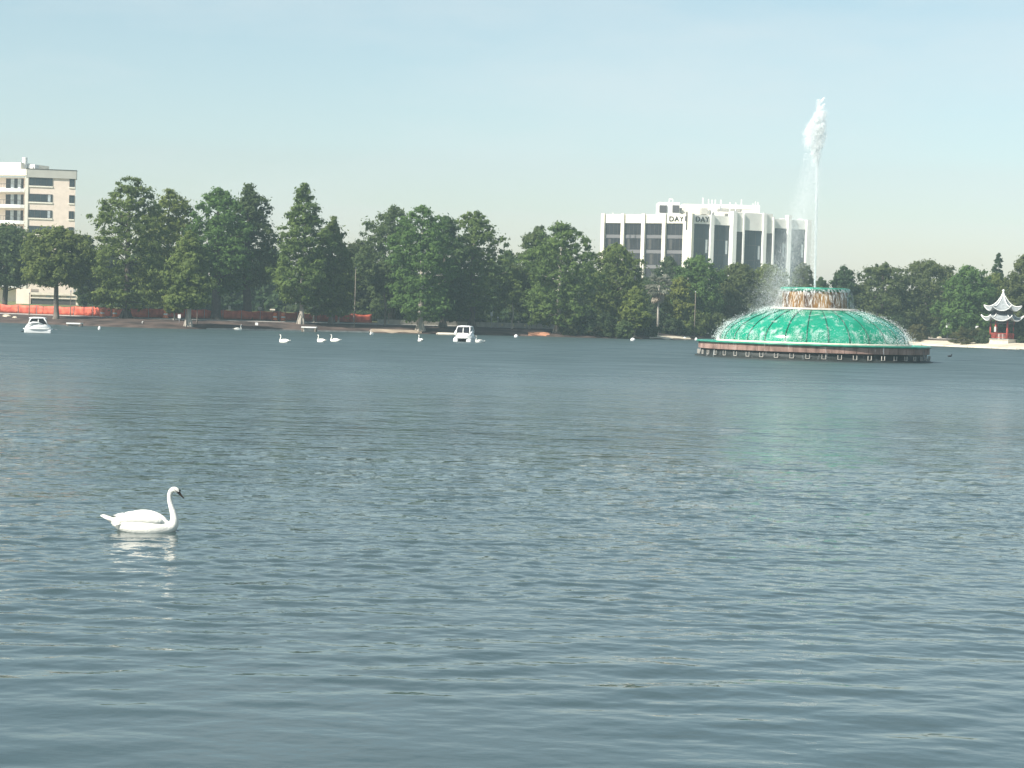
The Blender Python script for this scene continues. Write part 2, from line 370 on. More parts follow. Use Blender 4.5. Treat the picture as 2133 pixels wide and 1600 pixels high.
def tree(name, px, top, hw, Y, s_or_none, label, kind='cypress', leaf='cypress', cb=.18, bark='bark', dens=1.0, tr=.22, group=None, cat='tree', flat=None, lsize=.24, cl=None, lean=0):
    seed[0] += 1; rg = np.random.default_rng(seed[0])
    T = at(px, top, Y); x = at(px, top*.45+680*.55, Y).x; g = gz(x, Y); H = T.z-g
    Rm = hw*Y/FPX
    root = empty(name, (x, Y, g)); tag(root, label, cat, group)
    ncl = int((cl or 470)*dens); per = 40
    pts = crown_points(rg, kind, H*cb, H, Rm, ncl, csize=.17 if Rm < 5 else .145)
    V = leaves_from(rg, pts, per, flat or (.55 if 'cypress' in kind else .75), lsize)
    link('crown', np_mesh('crown', V, 4, M[leaf]), root)
    b = MB(); r0 = tr
    top_t = H*.9
    zs = [-.5, .0, .35, .9, H*.25, H*.5, H*.75, top_t]
    fl = [2.0,1.75,1.4,1.12,.95,.7,.42,.12] if 'cypress' in kind else [1.6,1.45,1.2,1.05,.95,.65,.4,.12]
    jx = rg.normal(size=8)*.10*(np.arange(8)/4); jy = rg.normal(size=8)*.10*(np.arange(8)/4)
    ax = [Vector((jx[i]+lean*zs[i]/H, jy[i], zs[i])) for i in range(8)]
    b.tube(ax, [r0*f for f in fl], 8)
    if 'cypress' in kind and r0 > .2:
        for k in range(6):          # buttress roots
            a = k*1.05+rg.uniform(0,.6); rr = r0*2.2
            b.tube([(math.cos(a)*rr, math.sin(a)*rr, -.5), (math.cos(a)*r0*1.5, math.sin(a)*r0*1.5, .35), (math.cos(a)*r0*.7, math.sin(a)*r0*.7, 1.3)], [r0*.55, r0*.4, r0*.15], 5)
    idx = rg.choice(len(pts), min(26, len(pts)), replace=False)
    for i in idx:
        p = pts[i]; z = p[2]-abs(math.hypot(p[0],p[1]))*.35
        z = min(max(z, H*.12), top_t*.95)
        c = Vector((np.interp(z, zs, [a.x for a in ax]), np.interp(z, zs, [a.y for a in ax]), z))
        e = Vector(p[:3]); mid = (c+e)/2+Vector((0,0,.12*(e-c).length*rg.uniform(-.5,1)))
        rb = r0*.28*(1-z/H*.6)
        b.tube([c, mid, e], [rb, rb*.7, rb*.25], 5, cap=False)
    b.build('trunk', M[bark], root, smooth=True)
    return root
def Yof(px, s):       # depth of a spot s metres behind the waterline seen at pixel column px
    yy = np.interp(px, [a for a,_ in SH], [c for _,c in SH]); return on(px, yy).y + s

TREES = [
 # name, px, top, halfwidth, s, label, kind, leaf, cb, bark, trunk r
 ('oak_tree', 12, 466, 70, 24, 'broad grey green oak in front of the apartment block balconies', 'oak','oak',.30,'darkbark',.35),
 ('cypress_tree', 118, 470, 76, 6, 'spreading tree with flared multi stem trunk beside the orange netting', 'oak','cypress',.36,'bark',.30),
 ('oak_tree', 178, 486, 28, 40, 'small dark tree beside the pinkish wall of the apartment block', 'oak','darkgreen',.1,'darkbark',.2),
 ('cypress_tree', 265, 364, 90, 12, 'tallest broad cypress, its rounded top above all the others', 'fatcypress','cypress',.08,'darkbark',.4),
 ('cypress_tree', 350, 392, 70, 20, 'cypress with yellowish top behind the tallest broad cypress', 'fatcypress','lightgreen',.08,'darkbark',.3),
 ('cypress_tree', 394, 478, 52, 1.2, 'pale trunked waterside cypress standing at the very water edge', 'cypress','cypress',.2,'palebark',.26),
 ('oak_tree', 452, 391, 72, 15, 'thick trunked tree with rounded olive crown behind the orange netting', 'oak','cypress',.20,'darkbark',.55),
 ('cypress_tree', 517, 380, 66, 17, 'thick trunked tree with narrow pointed crown and a cut pale limb', 'cypress','oak',.25,'darkbark',.5),
 ('cypress_tree', 630, 379, 64, 7, 'tall pointed cypress with forked pale trunk above the sandy mound', 'cypress','cypress',.15,'palebark',.26),
 ('cypress_tree', 692, 450, 54, 9, 'shorter pointed cypress beside the tall forked cypress', 'cypress','cypress',.08,'bark',.22),
 ('oak_tree', 748, 500, 50, 28, 'dark rounded oak filling the gap behind the dark hedge', 'oak','darkgreen',.1,'darkbark',.3),
 ('oak_tree', 818, 429, 72, 22, 'brownish topped oak hung with grey moss behind the pale wall', 'oak','oak',.12,'darkbark',.45),
 ('cypress_tree', 878, 427, 72, 2, 'big bright green cypress with flared buttress roots at the sand slope', 'fatcypress','cypress',.08,'palebark',.34),
 ('cypress_tree', 925, 446, 56, 8, 'cypress crowded against the big bright green cypress', 'fatcypress','oak',.06,'bark',.3),
 ('cypress_tree', 985, 438, 72, 10, 'rounded tall cypress behind the white pedal boat', 'fatcypress','cypress',.09,'bark',.35),
 ('oak_tree', 1055, 522, 42, 30, 'low dark oak in the dip between two tall cypress clumps', 'oak','oak',.1,'darkbark',.25),
 ('cypress_tree', 1120, 470, 58, 14, 'cypress with open airy left crown above the pale wall', 'fatcypress','oak',.1,'bark',.3),
 ('cypress_tree', 1165, 461, 86, 3, 'wide rounded cypress over the reddish bare soil', 'fatcypress','cypress',.07,'palebark',.34),
 ('oak_tree', 1284, 505, 66, 14, 'dense dark green tree against the left end of the office building', 'oak','cypress',.06,'darkbark',.3),
 ('cypress_tree', 1322, 596, 36, 2, 'young light green cypress leaning over the water', 'cypress','lightgreen',.16,'bark',.14),
 ('oak_tree', 1392, 534, 40, 40, 'dark tree behind the grey bearded palm', 'oak','darkgreen',.1,'darkbark',.25),
 ('oak_tree', 1452, 530, 58, 10, 'yellow green tree in front of the office building corner', 'oak','cypress',.08,'bark',.3),
 ('oak_tree', 1415, 575, 34, 8, 'small bright yellow green tree right of the grey bearded palm', 'oak','lightgreen',.1,'bark',.16),
 ('oak_tree', 1535, 545, 54, 14, 'dense green tree behind the drifting fountain spray', 'oak','oak',.06,'darkbark',.3),
 ('oak_tree', 1600, 548, 54, 18, 'green tree under the right bays of the office building', 'oak','cypress',.06,'darkbark',.3),
 ('pine_tree', 1671, 545, 30, 26, 'brown tinged tree just left of the fountain jet', 'oak','oak',.2,'bark',.22),
 ('pine_tree', 1708, 578, 22, 30, 'small tree behind the base of the fountain jet', 'oak','oak',.2,'bark',.2),
 ('pine_tree', 1756, 553, 34, 16, 'dark layered tree right of the fountain jet', 'oak','darkgreen',.15,'bark',.22),
 ('oak_tree', 1838, 547, 72, 14, 'wide oak above the right slope of the green dome', 'dome','oak',.12,'darkbark',.4),
 ('oak_tree', 1930, 541, 84, 16, 'wide spreading oak with twisted pale limbs left of the pagoda', 'dome','oak',.16,'bark',.45),
 ('bamboo_clump', 2020, 552, 60, 12, 'feathery light green tree just left of the pagoda roof', 'dome','cypress',.06,'bark',.2),
 ('slim_tree', 655, 520, 26, 12, 'slim pale stemmed tree between the two pointed cypresses', 'dome','cypress',.5,'palebark',.10),
 ('slim_tree', 706, 530, 24, 13, 'slim pale stemmed tree right of the shorter pointed cypress', 'dome','darkgreen',.5,'palebark',.10),
 ('slim_tree', 803, 540, 26, 9, 'slim grey stemmed tree in front of the moss hung oak', 'dome','oak',.5,'bark',.12),
 ('slim_tree', 1068, 560, 24, 8, 'slim pale stemmed tree in the dip before the pale wall', 'dome','cypress',.45,'palebark',.10),
 ('slim_tree', 1105, 556, 26, 9, 'slim pale stemmed tree above the reddish bare soil', 'dome','oak',.45,'palebark',.11),
 ('young_tree', 362, 606, 20, 9, 'small yellow green sapling left of the pale cypress trunk', 'dome','lightgreen',.3,'palebark',.08),
 ('conifer_tree', 2077, 524, 20, 40, 'slim spire shaped conifer rising behind the pagoda', 'cypress','darkgreen',.1,'bark',.18),
 ('oak_tree', 2075, 568, 52, 22, 'green tree directly behind the pagoda roofs', 'dome','cypress',.06,'bark',.25),
 ('oak_tree', 2135, 530, 46, 20, 'tall dark oak to the right of the pagoda', 'dome','oak',.06,'darkbark',.35),
]
for (n, px, top, hw, s, lab, k, lf, cb, bk, tr) in TREES:
    tree(n, px, top, hw, Yof(px, s), None, lab, k, lf, cb, bk, 1.0 if hw > 40 else .6, tr)
# trees further back, beyond the road
rg = random.Random(77)
back = [(215,520,'the left side of the tallest broad cypress'),(300,510,'the right side of the tallest broad cypress'),(385,520,'the pale trunked waterside cypress'),
 (480,530,'the two thick trunks'),(560,520,'the narrow pointed crown and its right neighbour'),(660,540,'the tall forked cypress'),(725,545,'the clipped dark hedge end'),(790,560,'the moss hung oak'),(860,570,'the orange brick house'),(950,560,'the buttressed cypress'),(1020,560,'the white pedal boat'),(1090,560,'the tall white notice'),
 (1215,560,'the arching waterside shrub'),(1240,585,'the left end of the office building and shrubs'),(1345,580,'the grey bearded palm'),(1500,600,'the office building corner pier and low shrubs'),(1570,610,'the drifting spray'),(1640,615,'the fountain drum, left of it'),(1720,612,'the fountain drum, right of it'),(1790,600,'the right shoulder of the dome'),(1880,610,'the right foot of the dome'),(1960,600,'the wide spreading oak'),(2040,610,'the palmetto clump'),(2110,600,'the pagoda')]
proto = None
for i, (px, top, wh) in enumerate(back):
    Y = Yof(px, rg.uniform(52, 74))
    if i % 5 == 0 or proto is None:
        proto = tree('background_tree', px, top, 48, Y, None, 'dark tree beyond the road, far behind '+wh, 'dome', 'darkgreen', .04, 'darkbark', .7, .25, 'trees beyond the road', lsize=.42)
        pz = at(px, top, Y).z-gz(proto.location.x, Y)
    else:
        c = copy_tree(proto); x = at(px, 640, Y).x; g = gz(x, Y); h = at(px, top, Y).z-g
        c['label'] = 'dark tree beyond the road, far behind '+wh
        c.location = (x, Y, g); c.scale = (rg.uniform(.9,1.2), 1, h/pz); c.rotation_euler.z = rg.uniform(-.4,.4)

def shrub(px, top, hw, s, label, leaf='darkgreen', name='shrub', dens=.3, lsize=.2):
    return tree(name, px, top, hw, Yof(px, s), None, label, 'dome', leaf, .02, 'darkbark', dens, .06, cat='shrub', lsize=lsize, group=None)
SHR = [
 (1186,646,22,1.2,'grey green shrub at the right edge of the reddish soil','oak'),
 (1222,640,26,2.0,'dark waterside shrub with arching stems','darkgreen'),
 (1262,650,24,1.5,'dark shrub left of the young light green cypress','darkgreen'),
 (1300,668,20,1.0,'low shrub below the young light green cypress','oak'),
 (1345,668,24,3.0,'low dark shrub below the grey bearded palm','darkgreen'),
 (1395,660,30,7.0,'dark shrub behind the limestone boulders','darkgreen'),
 (1445,640,34,5.0,'leafy shrub at the left end of the fountain basin','cypress'),
 (1490,650,30,6.0,'leafy shrub behind the left rim of the fountain','oak'),
 (1800,650,36,9.0,'shrub showing over the right shoulder of the dome','oak'),
 (1862,656,34,8.0,'dark shrub behind the right foot of the dome','darkgreen'),
 (1912,676,24,6.0,'yellowish palmetto like shrub on the sand','palm'),
 (1955,678,28,14.0,'dark shrub standing in for the shadow under the wide spreading oak','darkgreen'),  # dark leaves added in place of the shadow below the oak
 (2050,690,16,4.0,'low dark mound of leaves beside the pagoda plinth','darkgreen'),
 (2125,668,22,8.0,'dark shrub right of the pagoda columns','darkgreen'),
]
for a in SHR: shrub(*a)
# dark understorey beyond the path that fills the view between the trunks
for i, px in enumerate(range(200, 780, 46)):
    shrub(px+rg.uniform(-12,12), rg.uniform(628,640), 30, 62+rg.uniform(-6,10), 'dark bush in the row far behind the orange netting', 'darkgreen', 'bush', .15, .36)['group'] = 'bushes behind the netting'
for i, px in enumerate(range(770, 1180, 42)):
    shrub(px+rg.uniform(-12,12), rg.uniform(632,644), 28, 28+rg.uniform(-3,4), 'dark bush in the row behind the pale low wall', 'darkgreen', 'bush', .15, .32)['group'] = 'bushes behind the low wall'

def fan_palm(px, top, s, label, trunk_h, fr_len, nf, leaf='palm', name='palm_tree', cat='palm', dead=0, up=.6):
    seed[0] += 1; g = random.Random(seed[0]); Y = Yof(px, s); x = at(px, 640, Y).x; z0 = gz(x, Y)
    H = trunk_h if trunk_h else .15
    root = empty(name, (x, Y, z0)); tag(root, label, cat)
    b = MB(); b.tube([(0,0,-.4),(.03,.02,H*.3),(-.02,0,H*.7),(0,0,H)], [.2,.15,.13,.16], 8); b.build('trunk', M['bark'] if not dead else M['palebark'], root, smooth=True)
    # one frond: stalk and a fan of narrow blades
    def frond_mesh(m):
        f = MB(); L = fr_len
        f.tube([(0,0,0),(L*.3,0,L*.05),(L*.5,0,0)], [.025,.02,.015], 4)
        for k in range(9):
            a = (k-4)*.26; e = Vector((L*.5+math.cos(a)*L*.52, math.sin(a)*L*.52, -.12*L-abs(a)*.10*L)); c = Vector((L*.5,0,0)); n = Vector((-math.sin(a), math.cos(a), .5*(-1)**k))*L*.06
            mid = (c+e)/2+Vector((0,0,.06*L))
            f.add([c, mid-n, e, mid+n], [(0,1,2,3)])
        o = f.build('frond', m, root); return o
    base = frond_mesh(M[leaf]); db = frond_mesh(M['dead']) if dead else None
    for i in range(nf+dead):
        o = (base if i == 0 else db if i == nf else (base if i < nf else db).copy())
        if i not in (0, nf): COL.objects.link(o)
        pit = g.uniform(-1.2, .7) if i < nf else g.uniform(.9, 1.45)
        o.location = (0,0,H-(0 if i < nf else g.uniform(0,.8))); o.rotation_euler = (0, pit, g.uniform(0,6.28))
    return root
pt = fan_palm(1371, 560, 4, 'tall slim palm with a beard of dry grey fronds', 6.6, 1.9, 38, leaf='greypalm', dead=22)
fan_palm(2022, 668, 4, 'olive palmetto clump on the sand left of the pagoda', 0, 2.5, 34, name='palmetto')
fan_palm(2005, 680, 5, 'short yellowish palmetto beside the olive palmetto clump', 0, 1.9, 26, name='palmetto')
fan_palm(1212, 645, 3, 'short palm with tan dry fronds at the water edge', 2.0, 1.6, 12, dead=14)
fan_palm(1240, 660, 1.5, 'low green palmetto overhanging the water', 0, 1.7, 22, name='palmetto')
fan_palm(1905, 690, 3, 'small palmetto at the end of the sand near the fountain', 0, 1.4, 20, name='palmetto')

# ------------------------------------------------------------------ orange netting fence
def netting():
    pxs = np.linspace(-40, 775, 22); ps = [ (at(p, 660, Yof(p, 16)).x, Yof(p, 16)) for p in pxs ]
    root = empty('netting_fence', (ps[10][0], ps[10][1], gz(*ps[10]))); L0 = root.location.copy()
    tag(root, 'long orange plastic safety netting strung along the bank', 'fence')
    g = random.Random(3)
    for i in range(len(ps)-1):
        (xa, ya), (xb, yb) = ps[i], ps[i+1]; za, zb = gz(xa,ya), gz(xb,yb)
        b = MB(); vs = []; n = 8; sag = g.uniform(.05,.22)
        for k in range(n+1):
            t = k/n; z = za+(zb-za)*t; dip = sag*4*t*(1-t)
            for j in range(4):
                q = j/3
                vs.append((xa+(xb-xa)*t-L0.x, ya+(yb-ya)*t+.06*math.sin(9*t+i+2*q)-L0.y, z+.03+(1.1-dip)*q-L0.z))
        fs = [(k*4+j, (k+1)*4+j, (k+1)*4+j+1, k*4+j+1) for k in range(n) for j in range(3)]
        b.add(vs, fs); o = b.build('net_panel', M['orange'], root, smooth=True)
        sm = o.modifiers.new('thickness', 'SOLIDIFY'); sm.thickness = .012
        b = MB(); b.tube([(xa-L0.x, ya-.05-L0.y, za-.2-L0.z), (xa-L0.x, ya-.05-L0.y, za+1.15-L0.z)], .03, 6); b.build('post', M['metal'], root)
netting()
# construction barrels
def barrel(px, s, label):
    Y = Yof(px, s); x = at(px, 660, Y).x; r = empty('traffic_barrel', (x, Y, gz(x, Y))); tag(r, label, 'barrel', 'traffic barrels at the netting')
    b = MB(); b.lathe([(.0,0),(.36,0),(.36,.08),(.27,.09),(.26,.35)], 14); b.build('base', M['orangeplastic'], r, smooth=True)
    b = MB(); b.lathe([(.262,.35),(.25,.55)], 14); b.build('stripe', M['signwhite'], r)
    b = MB(); b.lathe([(.252,.55),(.24,.75)], 14); b.build('body', M['orangeplastic'], r)
    b = MB(); b.lathe([(.242,.75),(.23,.92),(.12,.98),(0,.98)], 14); b.build('top', M['orangeplastic'], r)
for px, lab in [(213,'white banded orange barrel at the netting left of a pair'),(239,'white banded orange barrel in front of the tallest cypress'),(345,'white banded orange barrel between the dark trunks'),(573,'white banded orange barrel right of the white sign post'),(590,'white banded orange barrel tilted beside the sandy mound')]:
    barrel(px, 14.8, lab)
# signs
def sign(px, py, s, wpx, hpx, label, colour='signwhite', cat='sign', foot=True):
    Y = Yof(px, s); p = at(px, py, Y); g = gz(p.x, Y); k = Y/FPX
    r = empty('sign_post', (p.x, Y, g)); tag(r, label, cat)
    b = MB(); b.tube([(0,.05,-.3),(0,.05,p.z-g+hpx*k*.5)], .035, 6); b.build('post', M['metal'], r)
    b = MB(); W, Hh = wpx*k/2, hpx*k/2; z = p.z-g; c = min(W, Hh)*.2
    pts = [(-W+c,-Hh),(W-c,-Hh),(W,-Hh+c),(W,Hh-c),(W-c,Hh),(-W+c,Hh),(-W,Hh-c),(-W,-Hh+c)]
    b.add([(a, -.02, z+e) for a, e in pts]+[(a, .01, z+e) for a, e in pts], [tuple(range(8)), tuple(range(15,7,-1))]+[(i,8+i,8+(i+1)%8,(i+1)%8) for i in range(8)])
    b.build('panel', M[colour], r); return r
sign(534.5, 675.5, 4, 6, 7, 'small white square sign low on the dark bank')
sign(541, 642.5, 20, 8, 6, 'white rectangular sign on a thin post behind the netting')
sign(478, 641, 22, 5, 8, 'tall white sign between the two thick trunks')
sign(373.5, 659, 5, 6, 8, 'white and orange sign on a white post beside the pale cypress trunk')
sign(567.5, 645, 40, 11, 3, 'flat cream board on the lawn behind the netting', 'palestone')
sign(1024, 653, 9, 5, 11, 'tall white notice on a post near the white pedal boat')
sign(1037.5, 658, 10, 3, 9, 'narrow white marker beside the tall white notice')
sign(1974, 676, 9, 7, 14, 'white pointed sign board under the wide spreading oak')
sign(2035, 684, 6, 6, 10, 'white tilted board between palmetto and pagoda')
for px, s, lab in [(758,30,'white upright board behind the dark hedge end'),(780,34,'white board behind the hedge'),(828,34,'narrow white board beside the orange brick house')]:
    sign(px, 646 if px != 828 else 647, s, 4, 9, lab)
def lamp(px, s, top, label):
    Y = Yof(px, s); x = at(px, 640, Y).x; g = gz(x, Y); h = at(px, top, Y).z-g
    r = empty('light_pole', (x, Y, g)); tag(r, label, 'pole')
    b = MB(); b.tube([(0,0,-.3),(0,0,.5),(0,0,h)], [.09,.06,.04], 8); b.build('pole', M['bark'], r, smooth=True)
    b = MB(); b.lathe([(0,h-.02),(.06,h),(.08,h+.1),(.05,h+.2),(0,h+.22)], 10); b.build('lamp_head', M['metal'], r, smooth=True)
for px, s, top, lab in [(61,14,612,'thin pale pole before the low beige building'),(147,14,608,'pale pole beside the flared multi stem trunk'),(411,4,640,'thin grey pole right of the pale cypress trunk'),(548,18,628,'thin pole beside the white rectangular sign'),(595,18,625,'thin pole over the netting by the sandy mound'),(739,4,560,'tall pale pole beside the dark gap in the trees'),(1448,3,610,'slim pole rising at the left end of the fountain')]:
    lamp(px, s, top, lab)

# low wall, hedge, docks, rocks
def low_wall():
    pxs = np.linspace(786, 1165, 17); ps = [(at(p, 668, Yof(p, 13)).x, Yof(p, 13)) for p in pxs]
    root = empty('low_wall', (*ps[8], gz(*ps[8]))); L0 = root.location.copy(); tag(root, 'low pale grey concrete wall behind the waterside trunks', 'wall')
    for i in range(len(ps)-1):
        (xa, ya), (xb, yb) = ps[i], ps[i+1]; xb -= .06; za = gz(xa, ya)-.2
        b = MB(); b.hexa([(xa-L0.x,ya-L0.y,za-L0.z),(xb-L0.x,yb-L0.y,za-L0.z),(xb-L0.x,yb+.25-L0.y,za-L0.z),(xa-L0.x,ya+.25-L0.y,za-L0.z)]+[(xa-L0.x,ya-L0.y,za+.78-L0.z),(xb-L0.x,yb-L0.y,za+.78-L0.z),(xb-L0.x,yb+.25-L0.y,za+.78-L0.z),(xa-L0.x,ya+.25-L0.y,za+.78-L0.z)])
        b.build('panel', M['concrete'], root)
low_wall()
def hedge(px0, px1, s, h, label):
    g = np.random.default_rng(int(px0)); pts = []
    xm = at((px0+px1)/2, 660, Yof((px0+px1)/2, s)).x; Ym = Yof((px0+px1)/2, s); zg = gz(xm, Ym)
    for k in range(160):
        p = g.uniform(px0, px1); Y = Yof(p, s)+g.uniform(-.5,.5); x = at(p, 660, Y).x
        pts.append((x-xm, Y-Ym, g.uniform(.15, h-.2)+gz(x,Y)-zg, .42))
    r = empty('hedge', (xm, Ym, zg)); tag(r, label, 'hedge')
    link('foliage', np_mesh('foliage', leaves_from(g, np.array(pts), 60, .8, .16), 4, M['darkgreen']), r)
    b = MB()
    for k in range(14):
        x = -abs(pts[0][0])+0; q = pts[k*8]; b.tube([(q[0],q[1],q[2]-h),(q[0],q[1],q[2])], [.03,.015], 5)
    b.build('stems', M['darkbark'], r)
hedge(728, 860, 24, 1.35, 'clipped dark hedge along the walk behind the sandy slope')
hedge(858, 1010, 26, 1.3, 'clipped dark hedge behind the big buttressed cypress')

def dock(px, py, wpx, hpx, s, label):
    p = on(px, py); k = p.y/FPX; r = empty('dock', (p.x, p.y+s, 0)); tag(r, label, 'dock'); W = wpx*k/2; Hh = hpx*k
    b = MB(); 
    for i in range(8):
        b = MB(); x0 = -W+2*W*i/8+.015; b.box(x0, x0+2*W/8-.03, 0, 1.6, Hh-.10, Hh); b.build('plank', M['white'], r)
    b = MB(); b.box(-W-.03, W+.03, -.06, -.002, Hh-.14, Hh+.02); b.build('edge_board', M['white'], r)
    for sx_ in (-W+.09, W-.09):
        for yy in (.06, 1.5):
            b = MB(); b.tube([(sx_,yy,-.9),(sx_,yy,Hh-.101)], .08, 8); b.build('pile', M['wood'], r)
    b = MB(); b.box(-W+.2, W-.2, .3, .4, .02, Hh-.15); b.build('skirt', M['concrete'], r)
dock(646, 691, 30, 10.5, -1.6, 'pale framed landing stage at the end of the sandy mound')
dock(157, 679.5, 28, 7, -1.0, 'small low white platform at the bank right of the pedal boat')
p = on(932, 698.3); r = empty('floating_log', (p.x, p.y, 0)); tag(r, 'long pale floating log boom by the white pedal boat', 'log')
b = MB(); b.tube([(-1.35,0,.1),(-1.2,0,.12),(0,.03,.12),(1.2,0,.12),(1.35,0,.1)], [.08,.17,.19,.17,.08], 10); b.build('log', M['palestone'], r, smooth=True)
b = MB(); b.tube([(-1.28,0,.1),(-1.22,0,.1)], .2, 10); b.tube([(1.22,0,.1),(1.28,0,.1)], .2, 10); b.build('band', M['wood'], r)

def rock(px, py, r0, label, m='rock', s=0, seed_=1, squash=.6, group=None):
    p = on(px, py); y = p.y+s; x = p.x; z = max(gz(x, y), -.05); g = random.Random(seed_)
    b = MB(); vs = []; nu, nv = 10, 6
    for j in range(nv+1):
        th = math.pi*j/nv
        for i in range(nu):
            a = 2*math.pi*i/nu; q = r0*(1+g.uniform(-.22,.22))
            vs.append((math.cos(a)*math.sin(th)*q*1.3, math.sin(a)*math.sin(th)*q, math.cos(th)*q*squash+r0*.2))
    b.add(vs, [(j*nu+i, (j+1)*nu+i, (j+1)*nu+(i+1)%nu, j*nu+(i+1)%nu) for j in range(nv) for i in range(nu)])
    o = b.build('boulder', M[m], None, (x, y, z)); tag(o, label, 'rock', group); return o
for i, (px, py, r0, s, lab) in enumerate([(1382,704,.62,2.2,'tallest pale limestone boulder in the pile by the sand'),(1372,705,.5,1.4,'long pale limestone boulder leaning on the tallest one'),(1310,704,.45,.4,'low brown boulder under the young light green cypress'),(1322,705,.3,.3,'small round boulder beside the low brown one'),(1945,719,.42,2.2,'pale rock among the sand right of the fountain'),(1965,720,.3,3,'small pale rock on the sand before the palmetto'),(2122,723,.45,4,'rounded brown rock right of the pagoda plinth'),(12,671,.35,.3,'pale wet rock at the bank left of the pedal boat'),(30,672,.25,.2,'small wet rock beside the pale one at the bank')]):
    rock(px, py, r0, lab, 'rock', s, i+3)

# ------------------------------------------------------------------ buildings
def wall_frame(A, B):
    """frame along A->B seen from the lake: u to the right, n towards the viewer's side"""
    d = Vector((B[0]-A[0], B[1]-A[1])); L = d.length; d /= L
    n = Vector((d.y, -d.x))
    return L, (d.x, d.y), (n.x, n.y)

def office():
    Yc = 400
    A, B, C = at(1255.5, 447, 409.5), at(1443, 447, Yc), at(1687, 459, 411)
    base = gz(B.x, Yc); top = B.z-base
    root = empty('office_building', (B.x, B.y, base)); tag(root, 'white office block with dark glass bays and DAY lettering above the trees', 'building')
    o = root.location; loc = lambda p: (p[0]-o.x, p[1]-o.y)
    a, bb, c = loc(A), loc(B), loc(C)
    back = [(c[0]-4, c[1]+26), (a[0]+4, a[1]+26)]
    core = MB(); core.prism([a, bb, c]+back, -1, top-.9); 
    core.build('wall', M['shell'], root)
    LA, uA, nA = wall_frame(a, bb); LB, uB, nB = wall_frame(bb, c)
    FA = ((a[0], a[1], 0), uA, nA); FB = ((bb[0], bb[1], 0), uB, nB)
    def tA(px): return (px-1255.5)/(1443-1255.5)*LA
    def tB(px): return (px-1443)/(1687-1443)*LB
    k = Yc/FPX
    # left facade: parapet panels, glass, spandrels
    bays = [(1263,1297),(1304,1340),(1348,1383),(1391,1427)]
    pitch = 3.15
    for (p0, p1) in bays:
        m = MB(); m.obox(FA, tA(p0)-.06, tA(p1)+.06, .02, .35, top-1.85, top); m.build('parapet', M['cream'], root)
        z = top-1.85
        for f in range(7):
            w_ = MB(); w_.obox(FA, tA(p0), tA(p1), .01, .06, z-2.45, z-.02); wo = w_.build('window', M['glass'], root)
            for q in range(1, 4):
                e = MB(); t = tA(p0)+(tA(p1)-tA(p0))*q/4; e.obox(FA, t-.03, t+.03, .06, .09, z-2.45, z-.02); e.build('mullion', M['frame'], wo)
            if f:
                e = MB(); e.obox(FA, tA(p0)+.3+.4*f, tA(p0)+.9+.4*f, .055, .065, z-2.3, z-.2); e.build('blind', M['frame'], wo)
            w_ = MB(); w_.obox(FA, tA(p0), tA(p1), .01, .12, z-pitch, z-2.47); w_.build('spandrel', M['spandrel'], root)
            z -= pitch
            if z < 3: break
    for (p0, p1) in [(1255.5,1262.5),(1297.5,1304),(1340.5,1347.5),(1383.5,1390.5)]:
        m = MB(); m.obox(FA, tA(p0), tA(p1), .0, .75, -.5, top+.12); m.build('pier', M['cream'], root)
    m = MB(); m.obox(FA, tA(1427.5), LA+.3, -.5, 1.0, -.5, top+.15); m.build('corner_pier', M['cream'], root)
    # right facade, stepped: (px0, px1, parapet drop, outward, glass)
    segs = [(1445,1477,0,.0,'blueglass'),(1485,1518,.05,.0,'blueglass'),(1527,1540,1.3,.9,'frame'),(1544,1581,.9,.9,'blueglass'),(1589,1602,1.3,.9,'spandrel'),(1606,1637,.1,.0,'blueglass'),(1645,1677,.1,.0,'blueglass')]
    for (p0, p1, d, out, gl) in segs:
        up = .9 if out else 0
        m = MB(); m.obox(FB, tB(p0)-.05, tB(p1)+.05, -1, .3+out, top-1.85-d, top+up-.02); m.build('parapet', M['shell'], root)
        zt = top-1.85-d
        w_ = MB(); w_.obox(FB, tB(p0)-.05, tB(p1)+.05, -.6, .05+out, 1, zt-.01); wo = w_.build('window', M[gl], root)
        if gl == 'blueglass':
            for q in range(1, 3):
                e = MB(); t = tB(p0)+(tB(p1)-tB(p0))*q/3; e.obox(FB, t-.03, t+.03, .05+out, .08+out, 1, zt-.03); e.build('mullion', M['frame'], wo)
            for q in range(1, 7):
                e = MB(); e.obox(FB, tB(p0), tB(p1), .05+out, .075+out, zt-pitch*q, zt-pitch*q+.08); e.build('transom', M['frame'], wo)
            e = MB(); e.obox(FB, tB(p1)-.75, tB(p1)-.3, .055+out, .065+out, zt-6, zt-3.2); e.build('blind', M['curtain'], wo)
    for (p0, p1, out, up) in [(1477.5,1484.5,.7,.1),(1518.5,1526.5,1.6,1.05),(1540.5,1543.5,1.5,.6),(1581.5,1588.5,1.6,1.0),(1602.5,1605.5,1.5,.3),(1637.5,1644.5,.8,.9),(1677.5,1687,.8,.1)]:
        m = MB(); m.obox(FB, tB(p0), tB(p1), -.5, out, -.5, top+up); m.build('pier', M['white'], root)
    # roof structures
    roof = MB(); roof.prism([(p[0]*.985, p[1]*.985+.4) for p in (a, bb, c)]+back, top-.9, top-.75); ro = roof.build('roof', M['concrete'], root)
    def rbox(name, px0, px1, y0, y1, Y0, Y1, m):
        P0 = at(px0, y1, Y0); P1 = at(px1, y0, Y0); q = MB()
        q.box(P0.x-o.x, P1.x-o.x, Y0-o.y, Y1-o.y, max(P0.z-o.z, top-.74), P1.z-o.z); return q.build(name, M[m], ro)
    rbox('plant_room', 1372, 1416, 422, 446, 409, 417, 'white')
